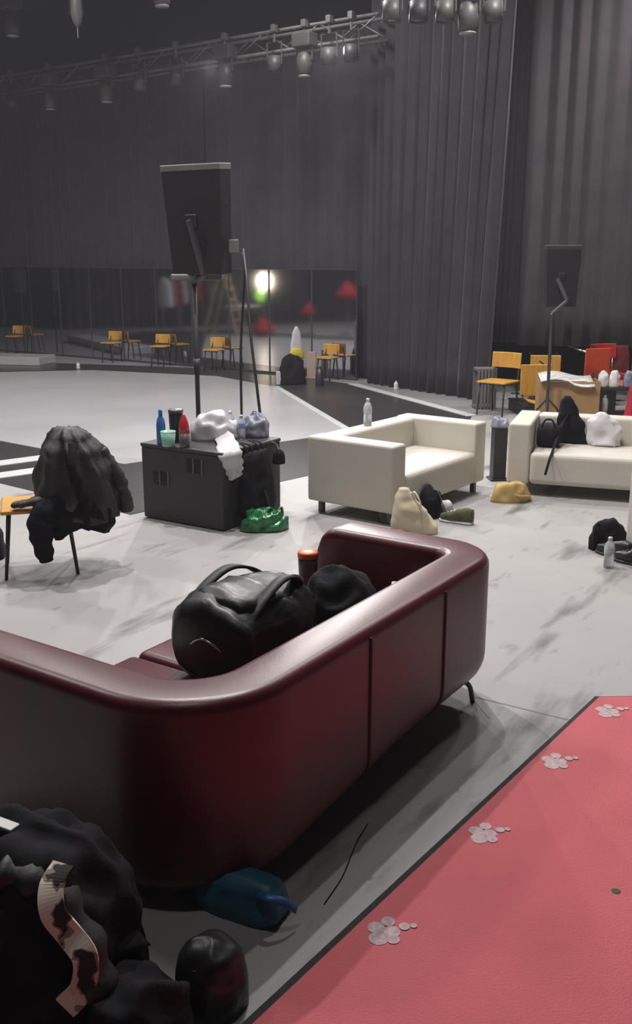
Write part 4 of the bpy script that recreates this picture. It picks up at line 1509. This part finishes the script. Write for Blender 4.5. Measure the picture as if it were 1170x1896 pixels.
for x in (-0.25, 0.33):
    for y in (-0.14, 0.14):
        b = BM()
        tube(b, [(x, y, 0), (x, y, 0.62)], 0.012, 6)
        obj('post', b, 'dark_steel', tr_)
bottle('white_bottle', (q.x - 0.01, 12.05, 0.145), 0.22, 0.04, 'paper', 'paper', 'white bottle on the lower shelf of the dark trolley', 'bottle')
q = aty(1180, 765, 10.9)
rc = empty('red_cushion', (q.x + 0.1, 10.9, 0), 0.2, 'upright red cushion leaning behind the end of the cream sofa', 'cushion')
b = BM()
loft(b, [(0, 0, 0, 0.25, 0.08), (0.1, 0, 0, 0.28, 0.1), (0.6, 0, 0, 0.22, 0.09), (0.75, 0.02, 0, 0.15, 0.04)], 16, 28, 3.2)
obj('cushion_body', b, 'red_cloth', rc, smooth=True)
b = BM()
tube(b, [(-0.2, 0, 0.70), (0.2, 0, 0.70)], 0.012, 6)
obj('piping', b, 'red', rc)
q = aty(1110, 690, 14.2)
hc = tag(obj('red_hanging_cloth', loft(BM(), [(0.15, 0, 0, 0.30, 0.05), (0.5, 0, 0, 0.28, 0.06), (0.80, 0, 0, 0.25, 0.04)], 14, 50, 3, 0.05, 12, 0.02, 8, 7), 'dark_red', smooth=True, loc=(q.x + 0.1, 14.12, 0.0)),
         'dark red cloth hanging under the hem of the raised curtain', 'cloth')

# ------------------------------------------------------------------ things in front of the mirrors
mchair = make_chair('low_chair', 'yellow', 'black_plastic', 0.60, 0.40, 0.30, 0.30)
mtx = [(45, 655, 'low yellow backed chair before the ninth mirror', 0.3), (210, 671, 'low yellow backed chair before the mirror rail of bright steel', 0.2), (293, 680, 'low yellow backed chair standing before the middle mirrors', 0.35), (393, 688, 'low yellow backed chair before the mirrors behind the display pole', 0.2), (600, 706, 'low yellow backed chair before the mirror next to the corner drape', 0.1)]
NA = math.atan2(MN.y, MN.x)
for i, (px, py, lab, dr) in enumerate(mtx):
    c = mchair if i == 0 else copy_tree(mchair)
    p = at(px, py)
    # keep it clear of the glass
    dist = (p - MR).dot(MN)
    p += MN * (0.42 - dist)
    c.location = (p.x, p.y, 0.003)
    c.rotation_euler = (0, 0, NA + PI + dr)
    tag(c, lab, 'chair', 'low chairs before the mirrors')
# black tub with white paddle
p = at(541, 713)
tbk = empty('equipment_bag', (p.x, p.y + 0.1, 0.004), 0.3, 'black bag holding a white and yellow pointed board before the mirrors', 'bag')
obj('bag_body', mound(BM(), 0.22, 0.15, 0.46, 0.05, 6, 110, 40, 16), 'black_cloth', tbk, smooth=True)
b = BM()
box(b, -0.28, -0.20, -0.06, 0.0, 0.0, 0.22, 0.01, 1)
obj('white_flap', b, 'white_film', tbk)
pb = empty('pointed_board', (p.x + 0.08, p.y + 0.14, 0.004), 0.25, 'white pointed board with a yellow base standing in the black bag', 'board')
b = BM()
keys = [(0.30, 0, 0.05, 0.10, 0.02), (0.6, 0, 0.05, 0.10, 0.02), (0.82, 0, 0.05, 0.07, 0.02), (0.93, 0, 0.05, 0.02, 0.012)]
loft(b, keys, 14, 20, 3)
obj('board', b, 'white_film', pb, smooth=True)
b = BM()
loft(b, [(0.42, 0, 0.03, 0.13, 0.05), (0.5, 0, 0.03, 0.12, 0.05), (0.58, 0, 0.04, 0.09, 0.045)], 8, 20, 3)
obj('base', b, 'yellow_pl', pb, smooth=True)
p = at(592, 715)
bottle('metal_flask', (p.x, p.y + 0.05, 0.004), 0.34, 0.07, 'dark_steel', 'crate', 'dark metal flask on the floor before the mirrors', 'flask', shape='jar')
p = at(577, 700)
tag(obj('beige_panel', bbox(-0.08, 0.08, -0.02, 0.02, 0.0, 0.46, 0.006), 'beige', loc=(p.x, p.y - 0.1, 0.004), rz=-0.3), 'narrow beige panel leaning beside the black bag before the mirrors', 'card')  # plain beige slab standing upright on the floor
p = at(420, 664)
bottle('small_bottle', at(145, 683), 0.12, 0.035, 'paper', 'paper', 'small white bottle on the dark floor before the mirrors', 'bottle')
bottle('small_bottle', at(733, 722) + Vector((0, 0, 0.003)), 0.14, 0.035, 'paper', 'paper', 'small white bottle at the foot of the corner drape', 'bottle')
# black wall speaker on the curtain at the left
q = aty(37, 520, 20.9)
spk = empty('hanging_speaker', (q.x, q.y, q.z), MANG + PI, 'small black loudspeaker on a stand before the left mirrors', 'speaker')
obj('cabinet', bbox(-0.09, 0.09, -0.1, 0.1, -0.24, 0.24, 0.01), 'slot', spk)
b = BM()
tube(b, [(0, 0, -q.z), (0, 0, -0.2)], 0.014, 8)
obj('pole', b, 'slot', spk)

# ------------------------------------------------------------------ far side of the hall, seen in the mirrors
Yv = 27.0


def grounded(px, Yv_):
    v = mirrored(px, 600, Yv_)
    return Vector((v.x, v.y, 0.0))


g = grounded(491, Yv)
ls = empty('floor_lamp', g, 0, 'lit lamp on a tall stand seen in the mirrors', 'lamp')
hz = aty(491, 522, Yv).z
b = BM()
tube(b, [(0, 0, 0), (0, 0, hz - 0.1)], 0.02, 8)
obj('pole', b, 'chrome', ls, smooth=True)
b = BM()
lathe(b, [(0.03, hz - 0.16), (0.09, hz - 0.1), (0.1, hz + 0.1), (0.04, hz + 0.2)], 16)
obj('bulb', b, 'bulb', ls, smooth=True)
b = BM()
lathe(b, [(0.25, 0), (0.25, 0.02), (0.03, 0.04)], 20)
obj('base', b, 'dark_steel', ls, smooth=True)
b = BM()
lathe(b, [(0.05, hz - 0.52), (0.13, hz - 0.42), (0.13, hz - 0.32), (0.05, hz - 0.2)], 14, (0.02, 0.12, 0))
obj('green_glow', b, 'lime', ls, smooth=True)  # emissive blob standing in for the green glow near the bulb


def ladder(px, Yv_, h, rz, label):
    g = grounded(px, Yv_)
    t = empty('step_ladder', g, rz, label, 'ladder')
    for sx in (-1, 1):
        for sy in (-1, 1):
            b = BM()
            tube(b, [(sx * 0.28, sy * 0.55, 0), (sx * 0.2, 0.03 * sy, h)], 0.03, 6)
            obj('rail', b, 'wood', t)
    for k in range(6):
        f = (k + 0.6) / 6.5
        b = BM()
        y = -0.55 * (1 - f) - 0.03 * f
        box(b, -0.28 + 0.08 * f, 0.28 - 0.08 * f, y - 0.03, y + 0.03, h * f - 0.015, h * f + 0.015)
        obj('step', b, 'wood', t)


ladder(415, 26.5, 1.75, 0.7, 'pale wooden step ladder seen in the mirrors')


def redcloth(px, py, Yv_, label, s=1.0):
    v = mirrored(px, py, Yv_)
    t = empty('cloth_stand', (v.x, v.y, 0), 0.9, label, 'clothes stand')
    b = BM()
    tube(b, [(0.0, 0, 0), (0.0, 0, v.z + 0.3)], 0.018, 6)
    obj('pole', b, 'crate', t)
    b = BM()
    loft(b, [(v.z - 0.22 * s, 0, 0, 0.12 * s, 0.12 * s), (v.z - 0.1 * s, 0, 0, 0.24 * s, 0.3 * s), (v.z + 0.12 * s, 0, 0, 0.2 * s, 0.14 * s), (v.z + 0.24 * s, 0, 0, 0.04, 0.04)], 14, 24, 2.2, 0.06, 5, 0.05, 6, px)
    obj('cloth', b, 'red_cloth', t, smooth=True)
    b = BM()
    lathe(b, [(0.22, 0), (0.22, 0.02), (0.03, 0.04)], 16)
    obj('base', b, 'dark_steel', t, smooth=True)


redcloth(648, 540, 27, 'red cloth on the stand at the wall end, seen in the mirrors')
redcloth(572, 575, 27, 'small red cloth on a thin stand, seen in the mirrors', 0.7)
redcloth(487, 606, 26.2, 'low red cloth on a short stand under the lit lamp', 0.9)
g = grounded(450, 28)
wt2 = empty('folding_table', g, 0.8, 'white folding table seen in the mirrors', 'table')
obj('table_top', bbox(-0.5, 0.5, -0.35, 0.35, 0.70, 0.74, 0.01), 'paper', wt2)
for x in (-0.45, 0.45):
    for y in (-0.3, 0.3):
        b = BM()
        tube(b, [(x, y, 0), (x, y, 0.7)], 0.018, 6)
        obj('leg', b, 'chrome', wt2)
for i, (px, Yv_) in enumerate(((322, 26.8), (362, 29.3))):
    g = grounded(px, Yv_)
    t = empty('coat_rack', g, 0.6 + 0.4 * i, ('steel clothes rail with pale garments seen in the mirrors', 'second steel clothes rail farther back seen in the mirrors')[i], 'rack')
    for x in (-0.6, 0.6):
        obj('post', tube(BM(), [(x, 0, 0.02), (x, 0, 1.55)], 0.016, 6), 'chrome', t)
        obj('foot', tube(BM(), [(x, -0.25, 0.02), (x, 0.25, 0.02)], 0.016, 6), 'chrome', t)
    b = BM()
    tube(b, [(-0.6, 0, 1.55), (0.6, 0, 1.55)], 0.016, 6)
    obj('rail', b, 'chrome', t)
    for k in range(5):
        b = BM()
        x = -0.45 + 0.22 * k
        loft(b, [(0.75, x, 0, 0.05, 0.22), (1.2, x, 0, 0.05, 0.2), (1.45, x, 0, 0.03, 0.16), (1.52, x, 0, 0.015, 0.03)], 10, 18, 2.4, 0.05, 6, 0.015, 8, k)
        obj('garment', b, ('crate', 'black_cloth', 'red_cloth', 'crate', 'white_cloth')[k], t, smooth=True)
